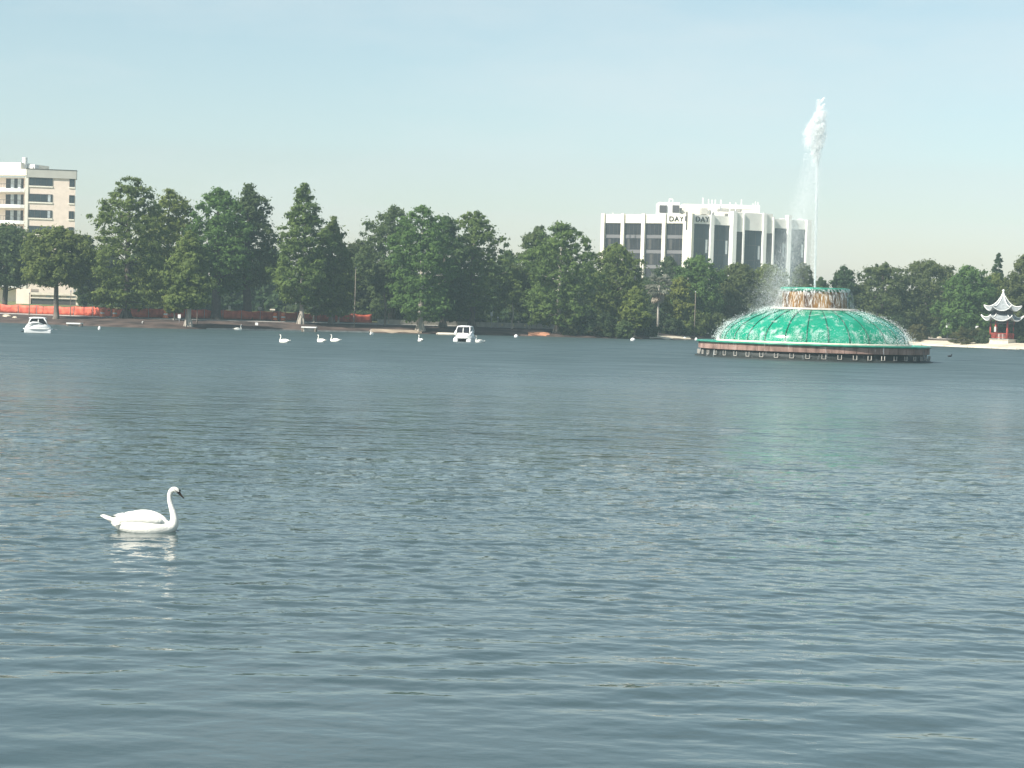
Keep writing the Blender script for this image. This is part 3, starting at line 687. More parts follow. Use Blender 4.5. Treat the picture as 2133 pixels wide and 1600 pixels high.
    for p0, p1 in ((1373.5,1389.5),(1400.5,1415)):
        rbox('louvre', p0, p1, 428, 442.5, 408.9, 408.99, 'frame')
        for i in range(6): rbox('slat', p0+.3, p1-.3, 429.3+i*2.2, 430.1+i*2.2, 408.8, 408.88, 'spandrel')
    rbox('vent', 1417, 1421, 433, 444, 412, 414, 'greyband')
    rbox('plant_room', 1422, 1478, 426, 447, 414, 424, 'cream')
    rbox('screen_wall', 1478, 1583, 428, 450, 420, 428, 'shell')
    rbox('duct', 1500, 1580, 431, 434, 417, 419, 'white'); rbox('duct', 1496, 1545, 436, 439, 416, 418, 'greyband')
    rbox('stair_hood', 1462, 1474, 434, 446, 409, 413, 'greyband'); rbox('cooler', 1626, 1634, 455, 461, 413, 416, 'white'); rbox('cooler', 1664, 1673, 456, 462, 415, 418, 'white')
    g = random.Random(8)
    for px, yt, yb, Y in [(1394,414,425,409),(1401,414,425,409),(1475,415,447,411),(1482,416,450,412),(1489,416,448,411),(1501,416,440,412),(1520,421,440,415),(1532,422,440,415),(1568,424,440,414),(1573,420,440,414),(1578,421,442,414),(1463.5,412,430,418),(1544,416,432,418),(1276,443,460,403.5),(1281,448,460,403),(1288,446,460,403)]:
        P0 = at(px, yb, Y); P1 = at(px, yt, Y); q = MB(); q.box(P0.x-o.x-.11, P0.x-o.x+.11, Y-o.y-.08, Y-o.y+.08, P0.z-o.z, P1.z-o.z); q.build('antenna', M['white'], ro)
    P0 = at(1394,414.5,409); P1 = at(1401,413.5,409); q = MB(); q.box(P0.x-o.x-.1, P1.x-o.x+.1, 409-o.y-.1, 409-o.y+.1, P0.z-o.z-.15, P0.z-o.z+.1); q.build('antenna_bar', M['white'], ro)
    # lettering
    def letters(txt, fr, u0, u1, z0, h):
        cu = bpy.data.curves.new('letters', 'FONT'); cu.body = txt; cu.size = 1; cu.extrude = .06; cu.offset = .012; cu.space_character = 1.12
        tmp = bpy.data.objects.new('tmp', cu); COL.objects.link(tmp); dg = bpy.context.evaluated_depsgraph_get()
        me = bpy.data.meshes.new_from_object(tmp.evaluated_get(dg)); bpy.data.objects.remove(tmp)
        co = np.zeros(len(me.vertices)*3); me.vertices.foreach_get('co', co); co = co.reshape(-1,3)
        mn, mx = co.min(0), co.max(0); P, u, n = fr; out = np.empty_like(co)
        t = u0+(co[:,0]-mn[0])/(mx[0]-mn[0])*(u1-u0); z = z0+(co[:,1]-mn[1])/(mx[1]-mn[1])*h; d = .42+co[:,2]
        out[:,0] = P[0]+u[0]*t+n[0]*d; out[:,1] = P[1]+u[1]*t+n[1]*d; out[:,2] = P[2]+z
        me.vertices.foreach_set('co', out.ravel()); me.materials.clear(); me.materials.append(M['black']); me.update()
        lo = link('lettering', me, root); lo['label'] = 'dark capital letters reading DAY'; return lo
    letters('DAY', FA, tA(1397), tA(1426.5), top-1.42, 1.02)
    letters('DAY', FB, tB(1448), tB(1475), top-1.45, 1.1)
    e = MB(); e.obox(FA, tA(1434), tA(1436), 1.0, 1.15, top-3.2, top+.5); e.build('cable_pipe', M['frame'], root)
    e = MB(); e.obox(FA, tA(1431.5), tA(1433.5), 1.0, 1.08, top-1.4, top-.4); e.build('bracket', M['frame'], root)
office()

def apartment():
    Yc = 330; B = at(57, 352, Yc); base = gz(B.x, Yc); top = B.z-base
    root = empty('apartment_building', (B.x, B.y, base)); tag(root, 'pinkish brick apartment tower with curved white balconies and grey roof band', 'building')
    o = root.location
    Rr = at(158, 362, 331.4); bb = (0,0); c = (Rr.x-o.x, Rr.y-o.y)
    Lf = at(-120, 350, 336); a = (Lf.x-o.x, Lf.y-o.y)
    back = [(c[0]-8, c[1]+14), (a[0]-3, a[1]+16)]
    LA, uA, nA = wall_frame(a, bb); LB, uB, nB = wall_frame(bb, c); FA = ((a[0],a[1],0),uA,nA); FB = ((0,0,0),uB,nB)
    inner = (a[0]-nA[0]*1.6, a[1]-nA[1]*1.6); innb = (bb[0]-nA[0]*1.6+uA[0]*-.6, bb[1]-nA[1]*1.6-uA[1]*.6)
    w1 = MB(); w1.prism([inner, innb, (bb[0]-.35*uA[0],bb[1]-.35*uA[1]), bb, c]+back, -1, top-1.35); w1.build('wall', M['pinkbrick'], root)
    k = Yc/FPX; pitch = 33.2*k
    def tA(px): return LA-(57-px)*k/ max(.2, abs(uA[0]))
    def tB(px): return (px-57)/(158-57)*LB
    # roof band
    m = MB(); m.obox(FB, -.2, LB+.12, -2, .22, top-1.4, top); m.build('roof_band', M['greyband'], root)
    m = MB(); m.obox(FB, -.25, LB+.16, -2, .27, top+.005, top+.1); m.build('coping', M['frame'], root)
    m = MB(); m.obox(FA, 0, LA+.1, -2.2, .24, top-1.1, top-.02); m.build('roof_band', M['cream'], root)
    m = MB(); m.obox(FA, 0, tA(38), -9, -.5, top+.0, top+1.15); m.build('penthouse', M['cream'], root)
    m = MB(); m.obox(FA, tA(33), tA(40), -2.2, -1.5, top+.2, top+2.1); m.build('chimney', M['white'], root)
    m = MB(); m.obox(FA, tA(41), tA(57), -3.5, -2.2, top-.1, top+.95); m.build('rooftop_unit', M['white'], root)
    m = MB(); m.obox(FB, tB(52)+.3, tB(66), -3.5, -2.4, top-.1, top+.5); m.build('rooftop_unit', M['white'], root)
    m = MB(); m.obox(FB, tB(69), tB(70.5), -.4, -.25, top+.1, top+.45); m.build('vent_pipe', M['frame'], root)
    pier = MB(); pier.obox(FB, -.32, .22, -.3, .15, -1, top-1.41); pier.build('corner_pier', M['cream'], root)
    z = top-1.42
    for f in range(8):
        # wide window and narrow end window of the brick side
        for (p0, p1, nm) in [(61.5,110,'wide'),(145,156,'narrow')]:
            zt = z-(.0 if f == 0 else .02)
            w_ = MB(); w_.obox(FB, tB(p0), tB(p1), .0, .05, zt-1.38, zt-.02); wo = w_.build('window', M['blueglass'], root)
            e = MB(); e.obox(FB, tB(p0)-.08, tB(p1)+.08, .0, .12, zt-1.62, zt-1.39); e.build('sill', M['cream'], wo)
            for (q0, q1, z0, z1) in [(tB(p0),tB(p0)+.07,zt-1.38,zt-.02),(tB(p1)-.07,tB(p1),zt-1.38,zt-.02),(tB(p0)+.07,tB(p1)-.07,zt-1.38,zt-1.31),(tB(p0)+.07,tB(p1)-.07,zt-.09,zt-.02)]:
                e = MB(); e.obox(FB, q0, q1, .05, .09, z0, z1); e.build('frame', M['frame'], wo)
            for q in ((.5,) if nm == 'narrow' else (.25,.5,.75)):
                t = tB(p0)+(tB(p1)-tB(p0))*q; e = MB(); e.obox(FB, t-.035, t+.035, .051, .085, zt-1.31, zt-.09); e.build('mullion', M['frame'], wo)
            if nm == 'wide' and f in (1,2):
                e = MB(); e.obox(FB, tB(p1)-.75, tB(p1)-.3, .051, .06, zt-1.3, zt-.1); e.build('curtain', M['curtain'], wo)
        # balcony of the left side
        zb = z-2.02-.05
        s = MB(); pts = []
        n = 14; u0, u1 = tA(-40), LA-.35
        for i in range(n+1):
            t = i/n; u = u0+(u1-u0)*t; out = .25+.9*math.sin(math.pi*min(1, t*1.0))**.6
            pts.append((a[0]+uA[0]*u+nA[0]*out, a[1]+uA[1]*u+nA[1]*out))
        q0 = (a[0]+uA[0]*u1-nA[0]*1.6, a[1]+uA[1]*u1-nA[1]*1.6); q1 = (a[0]+uA[0]*u0-nA[0]*1.6, a[1]+uA[1]*u0-nA[1]*1.6)
        s.prism(pts+[q0, q1], zb-.45, zb+.10); bo = s.build('balcony', M['white'], root)
        rl = MB(); rl.tube([(p[0],p[1],zb+.85) for p in pts], .035, 5)
        for p in pts: rl.tube([(p[0],p[1],zb+.1),(p[0],p[1],zb+.85)], .02, 4)
        rl.build('railing', M['frame'], bo)
        for (p0, p1, mm) in [(2,13,'glass'),(13.4,21,'curtain'),(21.4,29,'glass'),(29.4,37,'curtain'),(37.4,43,'glass')]:
            w_ = MB(); w_.obox(FA, tA(p0-6), tA(p1-6), -1.61, -1.55, zb+.12, zb+1.95); w_.build('balcony_door', M[mm], root)
        z -= pitch
        if z < 3: break
apartment()

def low_building():
    Y = 292; P0, P1 = at(36, 657, Y), at(181, 660, Y); base = gz(P0.x, Y); W = P1.x-P0.x; h = at(181, 612, Y).z-base
    r = empty('low_building', (P0.x, Y, base)); tag(r, 'low beige walled building behind the netting under the apartment tower', 'building')
    b = MB(); b.box(2.2, W-1.6, 0, 9, .95, h-.4); b.build('wall', M['pinkbrick'], r)
    b = MB(); b.box(2.2, W-1.6, .1, 9, -.5, .949); b.build('plinth', M['frame'], r)
    b = MB(); b.box(W-1.59, W, -.6, 9, -.5, h+1.6); b.build('end_wall', M['palestone'], r)
    b = MB(); b.box(1.8, W-1.62, -.35, 9.2, h-.39, h); b.build('roof', M['palestone'], r)
    for u in (4.3, 5.8, 7.4, 8.3):
        b = MB(); b.box(u, u+.75, -.06, -.005, 1.3, h-.6); wo = b.build('window', M['frame'], r)
        b = MB(); b.box(u+.08, u+.67, -.09, -.061, 1.38, h-.68); b.build('pane', M['curtain'], wo)
    b = MB(); b.box(2.0, W-1.61, -.12, -.003, .9, 1.12); b.build('ledge', M['palestone'], r)
    b = MB(); b.box(-.5, 1.7, 1.0, 6, -.5, h+.5); b.build('annexe', M['pinkbrick'], r)
low_building()
def house():
    Y = 300; p = at(838, 655, Y); base = gz(p.x, Y); r = empty('house', (p.x, Y, base)); tag(r, 'orange brick house glimpsed under the moss hung oak', 'house')
    b = MB(); b.box(-3, 2.6, 0, 8, -.5, 2.8); b.build('wall', M['housebrick'], r)
    b = MB(); b.add([(-3.4,-.4,2.75),(3,-.4,2.75),(-.2,-.4,4.7),(-3.4,8.4,2.75),(3,8.4,2.75),(-.2,8.4,4.7)], [(0,1,2),(5,4,3),(0,2,5,3),(2,1,4,5),(1,0,3,4)]); b.build('roof', M['shingle'], r)
    b = MB(); b.add([(-2.4,-.43,2.9),(2,-.43,2.9),(-.2,-.43,4.3),(-2.4,-.4,2.9),(2,-.4,2.9),(-.2,-.4,4.3)], [(0,1,2),(0,2,5,3),(2,1,4,5),(1,0,3,4)]); b.build('gable', M['palestone'], r)
    b = MB(); b.box(-.7, .3, -.06, -.003, -.3, 2.0); b.build('door', M['white'], r)
    for u in (-2.3, 1.0):
        b = MB(); b.box(u, u+1.1, -.06, -.003, .9, 2.1); wo = b.build('window', M['white'], r)
        b = MB(); b.box(u+.1, u+1.0, -.08, -.061, 1.0, 2.0); b.build('pane', M['glass'], wo)
house()

# ------------------------------------------------------------------ pagoda
def pagoda():
    Y = Yof(2087, 5.5); x = at(2087, 690, Y).x; k = Y/FPX
    g = gz(x, Y); r = empty('pagoda', (x, Y, g), R(12)); tag(r, 'small red columned pagoda with two white upturned roofs on a stone plinth', 'pagoda')
    zpx = lambda py: at(2088, py, Y).z-g
    zp = zpx(707.5); hexp = lambda rad, off=0: [(rad*math.cos(R(60*i+30+off)), rad*math.sin(R(60*i+30+off))) for i in range(6)]
    b = MB(); b.prism(hexp(1.95), -.6, zp); b.build('plinth', M['palestone'], r)
    b = MB(); b.prism(hexp(2.05), zp+.001, zp+.1); b.build('plinth_cap', M['concrete'], r)
    z1 = zpx(671)
    cp = hexp(1.55)
    for q in cp:
        b = MB(); b.tube([(q[0],q[1],zp+.1),(q[0],q[1],z1+.2)], .11, 10); b.build('column', M['red'], r, smooth=True)
    for i in range(6):
        A, B = Vector(cp[i]), Vector(cp[(i+1)%6]); d = (B-A); mid = (A+B)/2
        if i == 4: pass
        b = MB()
        for zz in (.25, .85): b.tube([(A.x,A.y,zp+zz),(B.x,B.y,zp+zz)], .045, 4)
        for j in range(1, 9): t = A+d*j/9; b.tube([(t.x,t.y,zp+.25),(t.x,t.y,zp+.85)], .025, 4)
        b.build('railing', M['red'], r)
        b = MB(); b.tube([(A.x,A.y,z1-.12),(B.x,B.y,z1-.12)], .14, 4); b.build('beam', M['greywood'], r)
    def roof(zb, zt, ro, ri, lift, name):
        b = MB(); n = 8; m = 7; vs = []; fs = []
        for sct in range(6):
            a0, a1 = R(60*sct+30), R(60*sct+90)
            A = Vector((math.cos(a0), math.sin(a0))); B = Vector((math.cos(a1), math.sin(a1)))
            bse = len(vs)
            for i in range(n+1):
                t = i/n; e = A*(1-t)+B*t; cor = abs(2*t-1)**2.6
                for j in range(m+1):
                    q = j/m; rad = ro+(ri-ro)*q; ext = 1+.10*cor*(1-q)**2
                    z = zb+(zt-zb)*q**1.9+lift*cor*(1-q)**2.2
                    vs.append((e.x*rad*ext, e.y*rad*ext, z))
            fs += [(bse+i*(m+1)+j, bse+(i+1)*(m+1)+j, bse+(i+1)*(m+1)+j+1, bse+i*(m+1)+j+1) for i in range(n) for j in range(m)]
        b.add(vs, fs); o_ = b.build(name, M['rooftile'], r, smooth=True)
        sm = o_.modifiers.new('t', 'SOLIDIFY'); sm.thickness = .14; sm.offset = -1
        for sct in range(6):
            a0 = R(60*sct+30); c_, s_ = math.cos(a0), math.sin(a0); pts = []
            for j in range(m+1):
                q = j/m; rad = (ro+(ri-ro)*q)*(1+.10*(1-q)**2)*1.01
                pts.append((c_*rad, s_*rad, zb+(zt-zb)*q**1.9+lift*(1-q)**2.2+.06))
            e = MB(); e.tube(pts, [.065]*(m)+[.05], 6); e.build('ridge', M['white'], o_, smooth=True)
        e = MB(); q = [ (vs[(sct*(n+1)+i)*(m+1)][0]*1.005, vs[(sct*(n+1)+i)*(m+1)][1]*1.005, vs[(sct*(n+1)+i)*(m+1)][2]-.03) for sct in range(6) for i in range(n)]
        e.tube(q+[q[0]], .04, 5, cap=False); e.build('eave', M['white'], o_)
        return o_
    roof(zpx(668), zpx(655), 2.6, 1.5, .7, 'lower_roof')
    b = MB(); b.prism(hexp(1.4), zpx(662), zpx(645)); b.build('drum', M['greywood'], r)
    roof(zpx(647), zpx(614), 2.3, .12, .65, 'upper_roof')
    zt = zpx(614); b = MB(); b.lathe([(.2,zt-.15),(.26,zt+.05),(.14,zt+.22),(.1,zt+.4),(.17,zt+.5),(.17,zt+.62),(.05,zt+.75),(0,zt+.78)], 12); b.build('finial', M['white'], r, smooth=True)
    b = MB(); b.box(-1.6,-1.35,-.95,-.9,zp+1.05,zp+1.75); b.build('hanging_panel', M['signwhite'], r)
    b = MB(); b.prism(hexp(.5), zp+.1, zp+.8); b.build('table', M['concrete'], r)
pagoda()

# ------------------------------------------------------------------ fountain
FP = on(1693, 752); FY = FP.y+9.0; FX = at(1693, 740, FY).x; FK = FY/FPX
def fountain():
    r = empty('fountain', (FX, FY, 0)); tag(r, 'round fountain with vivid green ribbed dome and brick banded basin in the lake', 'fountain')
    k = FK; RB = 242*k
    # materials
    m, t, bs = new_mat('green_dome'); L = t.links
    bs.inputs['Base Color'].default_value = (.0,.42,.22,1); bs.inputs['Roughness'].default_value = .18
    tc = t.nodes.new('ShaderNodeTexCoord'); nz = t.nodes.new('ShaderNodeTexNoise'); nz.inputs['Scale'].default_value = .5; nz.inputs['Detail'].default_value = 6
    L.new(tc.outputs['Object'], nz.inputs[0]); cr = t.nodes.new('ShaderNodeValToRGB'); L.new(nz.outputs[0], cr.inputs[0])
    e = cr.color_ramp.elements; e.new(.66).color = (.006,.30,.19,1); e.new(.8).color = (.05,.35,.24,1); e[0].position = .3; e[0].color = (.0,.19,.10,1); e[1].position = .5; e[1].color = (.0,.24,.14,1); nz.inputs['Roughness'].default_value = .7
    L.new(cr.outputs[0], bs.inputs['Base Color'])
    dome_m = m
    brick = mat('basin_brick', (.17,.105,.085), .85, .4, 1.5, .01, 8, c2=(.27,.18,.15), stretch=(1,1,.3))
    skirt = mat('dark_basin', (.018,.023,.022), .6, .3, 1.2, stretch=(1,1,.4))
    rim_m = mat('algae_rim', (.03,.24,.16), .3, .35, 1.5)
    mat_rib = mat('rib_green', (.008,.085,.055), .4, .2, 2)
    copper = mat('stained_drum', (.10,.055,.032), .6, .35, .9, c2=(.27,.15,.045), stretch=(1.6,1.6,.25))
    # basin
    b = MB(); b.lathe([(RB*1.012,-.8),(RB*1.012,.06),(RB*.99,.10),(RB*.965,.30),(RB*.96,.60),(RB*.96,.64)], 96); b.build('skirt', skirt, r, smooth=True)
    NB = 60
    for i in range(NB):
        a0 = 2*math.pi*i/NB+.0012; a1 = 2*math.pi*(i+1)/NB-.0012
        q = MB(); q.lathe([(RB*.962,.62),(RB*.982,.63),(RB*.982,1.10),(RB*.962,1.11)], 2, a0, a1); q.build('brick_panel', brick, r)
    b = MB(); b.lathe([(RB*.955,1.08),(RB*.99,1.10),(RB*1.0,1.16),(RB*1.002,1.24),(RB*.99,1.28),(RB*.93,1.27),(RB*.925,1.20),(RB*.78,1.17)], 96); b.build('rim', rim_m, r, smooth=True)
    # bracket frames under the brick band
    NK = 48
    bm_ = MB()
    bm_.box(-.16,-.125,-.05,.02,.16,.50); bm_.box(.125,.16,-.05,.02,.16,.50); bm_.box(-.125,.125,-.05,.02,.16,.20); 
    first = None
    for i in range(NK):
        a = 2*math.pi*(i+.5)/NK
        if first is None: o_ = bm_.build('bracket', M['concrete'], r); first = o_
        else: o_ = first.copy(); COL.objects.link(o_)
        o_.location = (math.cos(a)*RB*.985, math.sin(a)*RB*.985, 0); o_.rotation_euler = (R(-8)*0, 0, a+math.pi/2)
    # dome
    RD = 194*k; RT = 78*k; z0, z1 = 1.25, 4.02
    N = 28; prof = []
    for j in range(13):
        q = j/12; ang = q*R(66)
        ang = q*R(68); prof.append((RD*math.cos(ang), z0+(z1-z0)*math.sin(ang)/math.sin(R(68))))
    def sector(i, pr, gap, seg, name, mt, par, sm=True):
        a0 = 2*math.pi*i/N+gap; a1 = 2*math.pi*(i+1)/N-gap; q = MB(); q.lathe(pr, seg, a0, a1); return q.build(name, mt, par, smooth=sm)
    for i in range(N):
        po = sector(i, prof, .006, 5, 'dome_panel', dome_m, r)
        a = 2*math.pi*i/N; q = MB(); q.tube([(math.cos(a)*(pr+.02), math.sin(a)*(pr+.02), pz+.02) for pr, pz in prof], .04, 6); q.build('rib', mat_rib, r, smooth=True)
    b = MB(); b.lathe([(RD*1.0,1.16),(RD*1.035,1.18),(RD*1.035,1.36),(RD*1.0,1.38)], 96); b.build('dome_ring', M['palestone'], r, smooth=True)
    # top tier
    b = MB(); b.lathe([(67*k,3.9),(66*k,4.6),(67*k,5.45)], 64); b.build('drum', copper, r, smooth=True)
    b = MB(); b.lathe([(66*k,5.36),(70*k,5.42),(72*k,5.56),(71*k,5.68),(67*k,5.70),(64*k,5.62),(0,5.6)], 64); b.build('bowl_rim', rim_m, r, smooth=True)
    b = MB(); b.lathe([(RT+.5,3.93),(RT+.45,4.06),(RT-.2,4.08)], 64); b.build('tier_ledge', M['concrete'], r, smooth=True)
    b = MB(); b.tube([(0,0,5.5),(0,0,5.95)], [.16,.07], 10); b.build('nozzle', M['metal'], r)
    # water sheets
    def sheet_mat(name, thr0, thr1, scale, stretch, alpha, col=(.86,.9,.9)):
        m, t, bs = new_mat(name); L = t.links
        bs.inputs['Base Color'].default_value = (*col,1); bs.inputs['Roughness'].default_value = .35
        tc = t.nodes.new('ShaderNodeTexCoord'); mp = t.nodes.new('ShaderNodeMapping'); mp.inputs['Scale'].default_value = stretch
        L.new(tc.outputs['UV' if stretch[2] == 0 else 'Object'], mp.inputs[0])
        nz = t.nodes.new('ShaderNodeTexNoise'); nz.inputs['Scale'].default_value = scale; nz.inputs['Detail'].default_value = 6; nz.inputs['Roughness'].default_value = .65
        L.new(mp.outputs[0], nz.inputs[0])
        mr = t.nodes.new('ShaderNodeMapRange'); mr.inputs[1].default_value = thr0; mr.inputs[2].default_value = thr1; mr.inputs[4].default_value = alpha
        L.new(nz.outputs[0], mr.inputs[0]); L.new(mr.outputs[0], bs.inputs['Alpha']); return m
    curtain = sheet_mat('falling_water', .47, .74, 9, (1,1,.05), .85)
    film = sheet_mat('foam_film', .53, .82, 1.7, (1,1,.4), .6)
    b = MB(); prf = []
    for j in range(9):
        q = j/8; prf.append(((72+11*math.sqrt(q))*k, 5.62-1.56*q))
    b.lathe(prf, 96); o_ = b.build('water_curtain', curtain, r, smooth=True); o_['kind'] = 'stuff'
    b = MB(); b.lathe([(pr+.09+.05*math.sin(j), pz+.05) for j, (pr, pz) in enumerate(prof)], 120); o_ = b.build('water_film', film, r, smooth=True); o_['kind'] = 'stuff'
    thin = sheet_mat('rim_drips', .62, .74, 3.0, (1,1,.15), .6)
    b = MB(); b.lathe([(RB*1.006,1.2),(RB*1.012,.7),(RB*1.02,.02)], 120); o_ = b.build('rim_overflow', thin, r, smooth=True); o_['kind'] = 'stuff'
    return r, prof, RB
froot, DPROF, RB = fountain()

wm, wt, wb = new_mat('white_spray')
wb.inputs['Base Color'].default_value = (.96,.98,.98,1); wb.inputs['Roughness'].default_value = .4
tr = wt.nodes.new('ShaderNodeBsdfTranslucent'); tr.inputs[0].default_value = (.96,.98,.98,1); mx = wt.nodes.new('ShaderNodeMixShader'); mx.inputs[0].default_value = .5
wt.links.new(wb.outputs[0], mx.inputs[1]); wt.links.new(tr.outputs[0], mx.inputs[2]); wt.links.new(mx.outputs[0], wt.nodes['Material Output'].inputs[0])
TET = np.array([(1,1,1),(-1,-1,1),(-1,1,-1),(1,-1,-1)])/1.732; TF = [(0,1,2),(0,3,1),(0,2,3),(1,3,2)]
def droplets(name, pos, size, parent, rg):
    n = len(pos); s = size*rg.uniform(.5,1.4,n)
    q = rg.normal(size=(n,4)); q /= np.linalg.norm(q,axis=1)[:,None]; a,b,c,d = q.T
    Rm = np.array([[a*a+b*b-c*c-d*d,2*(b*c-a*d),2*(b*d+a*c)],[2*(b*c+a*d),a*a-b*b+c*c-d*d,2*(c*d-a*b)],[2*(b*d-a*c),2*(c*d+a*b),a*a-b*b-c*c+d*d]]).transpose(2,0,1)
    V = np.einsum('nij,kj->nki', Rm, TET)*s[:,None,None]; V[:,:,2] *= 1.5; V += pos[:,None,:]
    F = V[:, np.array(TF).ravel(), :].reshape(-1,3)
    o = link(name, np_mesh(name, F, 3, wm), parent); o['kind'] = 'stuff'; return o
def spray():
    rg = np.random.default_rng(4); root = empty('fountain_jet', (FX, FY, 5.9)); tag(root, 'tall white water jet with wind blown spray drifting off the fountain', 'water jet')
    k = FK
    def px2(px, py): # metres from nozzle, in the fountain's plane
        p = at(px, py, FY); return np.stack([p.x-FX, p.z-5.9])
    nx = px2(1697, 600)[0]
    top = px2(1703, 195)[1]
    # rising column
    n = 8500; u = rg.uniform(0,1,n); z = u*top*.97
    rad = .035+.06*u
    P = np.stack([nx+(px2(1702,300)[0]-nx)*u+rg.normal(size=n)*rad, rg.normal(size=n)*rad, z],1)
    droplets('column', P, .017, root, rg)
    # dense plume, its left and right edge by height
    rows = [(196,1700.5,1703.5),(210,1697,1706),(230,1689,1707.5),(250,1678,1708),(270,1668,1707.5),(285,1667,1707),(300,1673,1705.5),(315,1680,1701),(325,1686,1697),(345,1690,1698)]
    ys = np.array([q[0] for q in rows]); n = 26000
    wts = np.array([max(2, q[2]-q[1]) for q in rows]); 
    y = rg.uniform(196,345,n*3); wd = np.interp(y, ys, wts); keep = rg.uniform(0,42,n*3) < wd*np.interp(y,[196,215,240,300,330,345],[.35,.6,1,1,.6,.15]); y = y[keep][:n]
    l = np.interp(y, ys, [q[1] for q in rows]); rr = np.interp(y, ys, [q[2] for q in rows])
    f = rg.beta(1.7,1.3,len(y)); px = l+(rr-l)*f
    c0 = np.array([px2(1697,y0) for y0 in (196,345)])
    K = 130; cpx, cy = px[:K], y[:K]; sz = np.interp(y[:K], [196,230,300,345], [.6,2.0,4.2,2.8])*rg.uniform(.35,1.25,K)
    n = 24000; w_ = rg.integers(0, K, n); al = rg.normal(size=n)*sz[w_]*1.8; ac = rg.normal(size=n)*sz[w_]*.75
    px = cpx[w_]-al*.45+ac; y = cy[w_]+al+ac*.3
    Z = np.interp(y, [150,196,345,420], [2*c0[0,1]-px2(1697,242)[1], c0[0,1], c0[1,1], px2(1697,420)[1]]); X = nx+(px-1700)*k
    droplets('plume', np.stack([X, rg.normal(size=len(y))*.4, Z],1), .019, root, rg)
    # falling streaks under the plume
    n = 4200; y = 320+rg.uniform(0,1,n)**1.5*240; Z = np.interp(y, [196,345,600], [c0[0,1], c0[1,1], px2(1697,600)[1]])
    st = rg.integers(0,9,n); cx = np.array([1693,1697,1690,1684,1700,1678,1688,1671,1695])[st]; dr = np.array([2,0,9,20,-2,28,14,36,4])[st]
    px = cx-dr*((y-320)/240)+rg.normal(size=n)*(1.5+4*(y-320)/240)
    droplets('streaks', np.stack([nx+(px-1700)*k, rg.normal(size=n)*.5, Z],1), .015, root, rg)
    # mist drifting to the left and down
    n = 50000; t = rg.uniform(0,1,n)**.62; y = 330+t*320+rg.normal(size=n)*14; px = 1686-74*t**1.25+rg.normal(size=n)*(7+19*t)
    Z = np.interp(y, [196,345,600,660], [c0[0,1], c0[1,1], px2(1697,600)[1], px2(1697,660)[1]])
    droplets('mist', np.stack([nx+(px-1700)*k, rg.normal(size=n)*1.2, Z],1), .0092, root, rg)
    # spatter on the dome and at its edges
    root2 = empty('dome_spatter', (FX, FY, 1.3)); tag(root2, 'white foam and spatter running down the green dome', 'spray')
    pr = np.array(DPROF); L = []
    for c in range(120):
        a = rg.uniform(0, 2*math.pi)
        if abs(math.cos(a)) < .6 and rg.uniform() < .55: continue
        left = math.cos(a) < -.45; q = rg.uniform(.0,1)**.8
        i = q*12; rad = np.interp(i, range(13), pr[:,0]); z = np.interp(i, range(13), pr[:,1])
        m = int(rg.uniform(20,100)*(2.2 if left else 1)); da = rg.normal(size=m)*.022; dz = rg.normal(size=m)*.14; h = np.abs(rg.normal(size=m))*(.16 if not left else .28)+.06
        zz = np.clip(z+dz-rg.uniform(0,.25,m), 1.3, 4.3); r2 = np.interp(zz, pr[:,1], pr[:,0])
        L.append(np.stack([np.cos(a+da)*(r2+h), np.sin(a+da)*(r2+h), zz+h*.4-1.3],1))
    n = 5000; a = rg.uniform(0,2*math.pi,n); zz = rg.beta(1.2,3,n)*1.8; r2 = np.interp(zz+1.3, pr[:,1], pr[:,0])+.1+np.abs(rg.normal(size=n))*.3
    L.append(np.stack([np.cos(a)*r2, np.sin(a)*r2, zz],1))
    droplets('spatter', np.concatenate(L), .019, root2, rg)
spray()

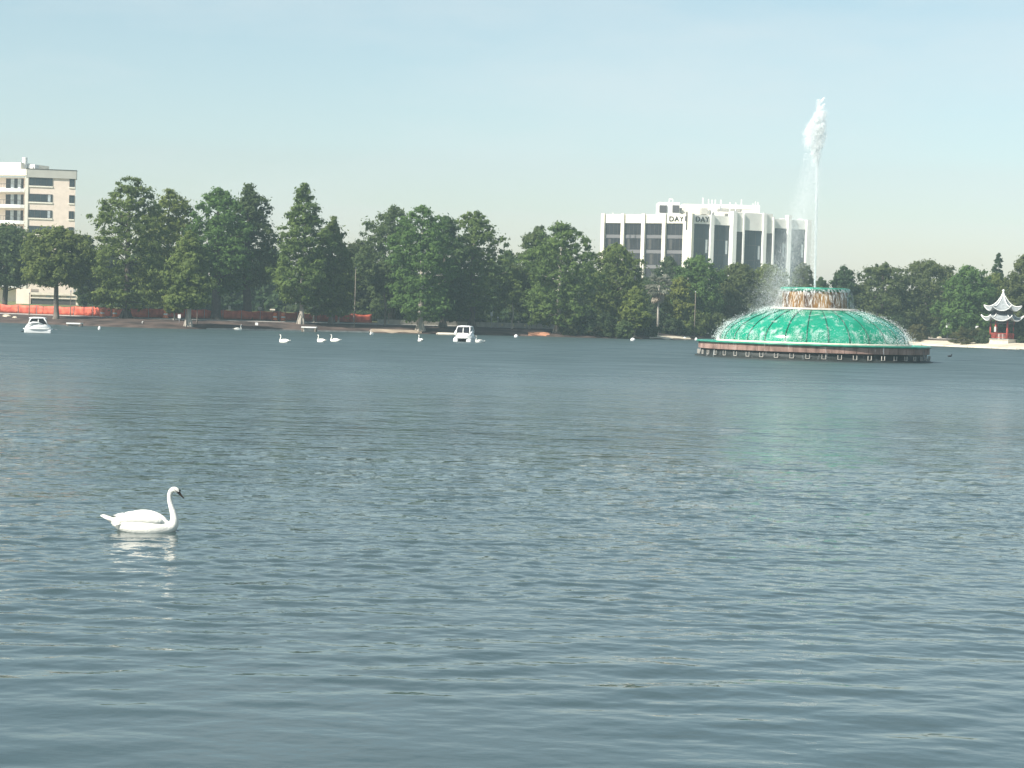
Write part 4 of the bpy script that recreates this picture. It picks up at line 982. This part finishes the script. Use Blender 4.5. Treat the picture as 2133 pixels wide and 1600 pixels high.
# ------------------------------------------------------------------ swans
def swan_parts():
    """one swan, facing +X, waterline z=0, about 1.15 m long"""
    root = empty('swan', (0,0,0))
    # spine from tail to bill: x, z, half width, half height
    body = [(-.66,.205,.010,.006),(-.60,.175,.055,.020),(-.50,.13,.10,.055),(-.38,.095,.155,.115),(-.22,.085,.20,.165),(-.04,.08,.215,.185),(.12,.075,.205,.175),(.25,.07,.165,.14),(.335,.075,.115,.11)]
    neck = [(.385,.12,.075,.085),(.40,.19,.058,.065),(.385,.27,.047,.052),(.355,.36,.041,.045),(.325,.45,.037,.040),(.312,.53,.036,.038),(.322,.597,.040,.042),(.350,.638,.047,.048),(.392,.648,.048,.047),(.428,.630,.039,.038),(.450,.606,.028,.026)]
    bill = [(.458,.592,.023,.021),(.485,.563,.020,.014),(.515,.533,.017,.009),(.532,.515,.008,.005)]
    sec = body+neck+bill; n = 16; vs = []
    for i, (x, z, hw, hh) in enumerate(sec):
        a = sec[max(0,i-1)]; c = sec[min(len(sec)-1,i+1)]
        t = Vector((c[0]-a[0], 0, c[1]-a[1])).normalized(); up = Vector((-t.z, 0, t.x))
        for k in range(n):
            an = 2*math.pi*k/n; s_ = math.sin(an)
            vs.append(Vector((x,0,z))+Vector((0,1,0))*math.cos(an)*hw+up*s_*hh)
    fs = [(i*n+k, i*n+(k+1)%n, (i+1)*n+(k+1)%n, (i+1)*n+k) for i in range(len(sec)-1) for k in range(n)]
    fs += [tuple(range(n-1,-1,-1)), tuple(range((len(sec)-1)*n, len(sec)*n))]
    b = MB(); b.add(vs, fs); nb = len(body)+len(neck)
    for fi, f in enumerate(b.f):
        ring = fi//n if fi < (len(sec)-1)*n else (0 if fi == (len(sec)-1)*n else 99)
        if ring >= nb-1: b.m[fi] = 1
    o = b.build('body', [M['swanwhite'], M['bill']], root, smooth=True)
    ss = o.modifiers.new('s', 'SUBSURF'); ss.levels = 1; ss.render_levels = 1
    for s_ in (-1, 1):
        # folded wing: a curved shell of overlapping feathers, raised over the back
        wbm = MB(); prof = [(.27,.16,.05,.03),(.17,.19,.10,.09),(.02,.215,.125,.125),(-.14,.22,.12,.125),(-.30,.205,.09,.10),(-.42,.175,.055,.06),(-.52,.15,.02,.02)]
        vs = []
        for (x, z, hw, hh) in prof:
            for k in range(12):
                an = 2*math.pi*k/12; vs.append((x, s_*(.085+.03*(1 if x < .2 else .4))+math.cos(an)*hw*.72, z+math.sin(an)*hh*.86))
        m_ = len(prof); wbm.add(vs, [(i*12+k, i*12+(k+1)%12, (i+1)*12+(k+1)%12, (i+1)*12+k) for i in range(m_-1) for k in range(12)]+[tuple(range(11,-1,-1)), tuple(range((m_-1)*12, m_*12))])
        wo = wbm.build('wing', M['swanwhite'], root, smooth=True)
        ss = wo.modifiers.new('s', 'SUBSURF'); ss.levels = 1; ss.render_levels = 1
        g = random.Random(2); fb = MB()
        for row, (x0, zt, ln, cnt) in enumerate([(-.22,.215,.17,7),(-.33,.185,.17,6)]):
            for j in range(cnt):
                q = j/(cnt-1); y = s_*(.12+.085*math.sin(q*1.6)-.02); z = zt+.06-.12*q; x = x0+g.uniform(-.02,.02)
                lift = .012
                y *= .86
                fb.add([(x, y*.9, z+.006),(x-ln*.45, y, z+.018),(x-ln, y*.92, z-.005-.02*q),(x-ln*.45, y*1.02, z-.018)], [(0,1,2,3)] if s_ > 0 else [(3,2,1,0)])
        fo = fb.build('feathers', M['swanwhite'], wo, smooth=False); sm = fo.modifiers.new('t','SOLIDIFY'); sm.thickness = .006
    tb = MB()
    for j in range(5):
        y = (j-2)*.03; tb.add([(-.44,y-.03,.13),(-.60,y*1.6-.018,.18),(-.70,y*1.2,.225),(-.60,y*1.6+.018,.185),(-.44,y+.03,.14)], [(0,1,2,3,4)])
    to = tb.build('tail', M['swanwhite'], root); sm = to.modifiers.new('t','SOLIDIFY'); sm.thickness = .012
    # black knob, lores and eyes
    kb = MB(); kb.lathe([(0,-.006),(.017,.004),(.021,.018),(.014,.034),(0,.038)], 10)
    ko = kb.build('bill_knob', M['black'], root, (.448,0,.618), smooth=True); ko.rotation_euler = (0, R(35), 0)
    for s_ in (-1,1):
        lb = MB(); lb.add([(.405,s_*.046,.638),(.452,s_*.0285,.615),(.462,s_*.026,.585),(.438,s_*.035,.600)], [(0,1,2,3)] if s_ < 0 else [(3,2,1,0)])
        lo = lb.build('lore', M['black'], root); sm = lo.modifiers.new('t','SOLIDIFY'); sm.thickness = .006; sm.offset = 0
        eb = MB(); eb.lathe([(0,-.008),(.007,-.003),(.007,.003),(0,.008)], 8); eb.build('eye', M['black'], root, (.398, s_*.043, .648), smooth=True)
    return root
SW = swan_parts()
def put_swan(o, px, py, rz, scale, label, group=None):
    p = on(px, py); o.location = (p.x, p.y, -.01); o.rotation_euler = (0,0,rz); o.scale = (scale,)*3
    tag(o, label, 'swan')
    if group: o['group'] = group
put_swan(SW, 308, 1107, R(-4), .91, 'large white swan with raised neck, black face and dark bill')
for (px, py, rz, sc, lab) in [
    (290,682,R(22),1.05,'white swan swimming close under the brown bank by the orange netting'),
    (496,688,R(30),.95,'white swan beside the concrete edging below the thick trunks'),
    (591,713.5,R(150),.95,'white swan swimming ahead of two others on open water'),
    (668,712.5,R(138),.92,'white swan in the middle of the row of three'),
    (697,711.5,R(160),.9,'last white swan in the row of three'),
    (774,697.5,R(-100),.9,'white swan before the tan sandy slope'),
    (875,711,R(115),.9,'white swan seen from behind on open water off the buttressed cypress'),
    (998,714,R(218),.98,'white swan right beside the white pedal boat')]:
    c = copy_tree(SW); put_swan(c, px, py, rz, sc, lab, 'swans far out on the lake')
SW['group'] = ''
del SW['group']
# small dark duck
p = on(1978, 743.5); d = empty('duck', (p.x, p.y, 0)); tag(d, 'small dark water bird on the water right of the fountain', 'bird')
b = MB(); b.tube([(-.22,0,.12),(-.15,0,.08),(0,0,.06),(.12,0,.07),(.17,0,.12),(.175,0,.2),(.19,0,.25),(.23,0,.25)], [.01,.06,.10,.09,.05,.04,.05,.02], 10); b.build('body', M['black'], d, smooth=True)
b = MB(); b.tube([(.23,0,.25),(.29,0,.24)], [.02,.01], 6); b.build('bill', M['black'], d)
# white floats
def buoy(px, py, w_, label):
    p = on(px, py); k = p.y/FPX; q = w_*k/2; o = empty('buoy', (p.x, p.y, 0)); tag(o, label, 'buoy', 'white floats along the shore')
    b = MB(); b.lathe([(0,-.2),(q*.8,-.15),(q,.0),(q*.95,.18),(q*.7,.3),(q*.25,.34),(0,.34)], 14); b.build('float', M['boatwhite'], o, smooth=True)
    b = MB(); b.lathe([(q*1.01,.03),(q*1.03,.06),(q*1.01,.09)], 14); b.build('band', M['metal'], o)
    b = MB(); b.tube([(0,0,.33),(0,0,.42)], .03, 6); b.build('eyelet', M['metal'], o)
for px, py, w_, lab in [(207,687,6,'small white float right of the low white platform'),(1075,703,8,'white float off the pale low wall'),(1318,710,10,'white float off the young light green cypress'),(1426,707.5,7,'white float before the pale sand patch'),(1450,709,6,'white float touching the left end of the fountain'),(1362,706.5,5,'white float beside the limestone boulders')]:
    buoy(px, py, w_, lab)

# ------------------------------------------------------------------ pedal boats
def pedal_boat(px, py, rz, label, sc=1.0):
    p = on(px, py); r = empty('pedal_boat', (p.x, p.y, 0), rz); tag(r, label, 'boat'); r.scale = (sc,)*3
    def loft(secs, n=20, pw=3.0):
        b = MB(); vs = []
        for (z, x0, x1, hw) in secs:
            cx, hx = (x0+x1)/2, (x1-x0)/2
            for k in range(n):
                a = 2*math.pi*k/n; c, s_ = math.cos(a), math.sin(a)
                vs.append((cx+hx*math.copysign(abs(c)**(2/pw), c), hw*math.copysign(abs(s_)**(2/pw), s_), z))
        m_ = len(secs); b.add(vs, [(i*n+k, i*n+(k+1)%n, (i+1)*n+(k+1)%n, (i+1)*n+k) for i in range(m_-1) for k in range(n)]+[tuple(range(n-1,-1,-1)), tuple(range((m_-1)*n, m_*n))])
        return b
    for s_ in (-1,1):
        b = MB(); b.box(-1.25, 1.2, s_*.62-.22, s_*.62+.22, -.25, .29); o = b.build('pontoon', M['boatwhite'], r); bv = o.modifiers.new('b','BEVEL'); bv.width = .06; bv.segments = 2
    loft([(.30,-1.36,1.40,.92),(.36,-1.38,1.42,.94),(.40,-1.36,1.40,.92)]).build('deck', M['boatwhite'], r)
    b = MB(); b.box(-.6,.9,-.35,.35,-.1,.29); b.build('paddle_well', M['black'], r)
    # swelling body shell, open at the top for the seats
    loft([(.405,-1.22,1.22,.84),(.55,-1.18,1.2,.83),(.70,-1.05,1.10,.78),(.80,-.95,.98,.73)], 24, 2.4).build('body', M['boatwhite'], r, smooth=True)
    loft([(.801,-.86,.88,.66),(.815,-.86,.88,.66)], 24, 2.4).build('cockpit', M['black'], r)
    for s_ in (-1,1):
        b = MB(); b.box(-.55,.1, s_*.3-.25, s_*.3+.25, .815, 1.0); o = b.build('seat', M['black'], r); bv = o.modifiers.new('b','BEVEL'); bv.width = .04
        b = MB(); b.box(-.62,-.5, s_*.3-.25, s_*.3+.25, .83, 1.26); o = b.build('seat_back', M['black'], r); bv = o.modifiers.new('b','BEVEL'); bv.width = .04
        for x0, x1, x2 in ((-.88,-.80,-.62),(.86,.74,.52),(.02,.02,.02)):
            b = MB(); b.tube([(x0,s_*.62,.78),(x1,s_*.64,1.08),(x2,s_*.58,1.36)], .05, 8); b.build('roof_post', M['boatwhite'], r, smooth=True)
        b = MB(); b.tube([(-1.1,s_*.70,.62),(-.85,s_*.76,.82),(-.5,s_*.74,.94),(-.1,s_*.72,.95),(.4,s_*.74,.86)], [.03,.08,.11,.09,.03], 8); b.build('wing_rail', M['boatwhite'], r, smooth=True)
    for s_ in (-1,1):
        for x0, x1, x2, x3 in ((-.83,-.04,-.04,-.68),(.08,.80,.60,.08)):
            b = MB(); b.hexa([(x0,s_*.60-.012,.84),(x1,s_*.60-.012,.84),(x1,s_*.60+.012,.84),(x0,s_*.60+.012,.84),(x3,s_*.57-.012,1.33),(x2,s_*.57-.012,1.33),(x2,s_*.57+.012,1.33),(x3,s_*.57+.012,1.33)]); b.build('window', M['glass'], r)
        xe = -.86 if s_ < 0 else .84; xt = -.70 if s_ < 0 else .62
        b = MB(); b.hexa([(xe-.012,-.54,.84),(xe+.012,-.54,.84),(xe+.012,.54,.84),(xe-.012,.54,.84),(xt-.012,-.5,1.33),(xt+.012,-.5,1.33),(xt+.012,.5,1.33),(xt-.012,.5,1.33)]); b.build('windscreen', M['glass'], r)
        b = MB(); b.tube([(xe*1.01,0,.8),(xt*1.03,0,1.36)], .04, 6); b.build('windscreen_post', M['boatwhite'], r)
    b = MB(); b.box(.45,.55,-.5,.5,.82,1.12); b.build('dashboard', M['black'], r)
    loft([(1.34,-.86,.80,.70),(1.39,-.88,.82,.72),(1.45,-.74,.68,.6),(1.49,-.4,.34,.34)], 20, 2.6).build('canopy', M['boatwhite'], r, smooth=True)
    b = MB(); b.box(1.35, 1.75, -.3, .3, .31, .37); b.build('step', M['metal'], r)
    b = MB(); b.tube([(-1.3,0,.1),(-1.5,0,.05),(-1.52,0,-.2)], .04, 6); b.build('rudder', M['black'], r)
pedal_boat(79, 693, R(14), 'white canopied pedal boat by the bank, side on', .92)
pedal_boat(968.5, 711.5, R(78), 'white canopied pedal boat out on the water, end on', 1.05)

# ------------------------------------------------------------------ air
hm = bpy.data.materials.new('haze_air'); hm.use_nodes = True; ht = hm.node_tree
ht.nodes.remove(ht.nodes['Principled BSDF']); pv = ht.nodes.new('ShaderNodeVolumePrincipled')
pv.inputs['Color'].default_value = (.72,.93,1,1); pv.inputs['Density'].default_value = .00042; pv.inputs['Anisotropy'].default_value = .1
ht.links.new(pv.outputs[0], ht.nodes['Material Output'].inputs['Volume'])
b = MB(); b.box(-425, 425, -30, 560, -3, 45)
o = b.build('haze', hm); o['kind'] = 'stuff'; o['label'] = 'thin pale haze in the air over the lake'
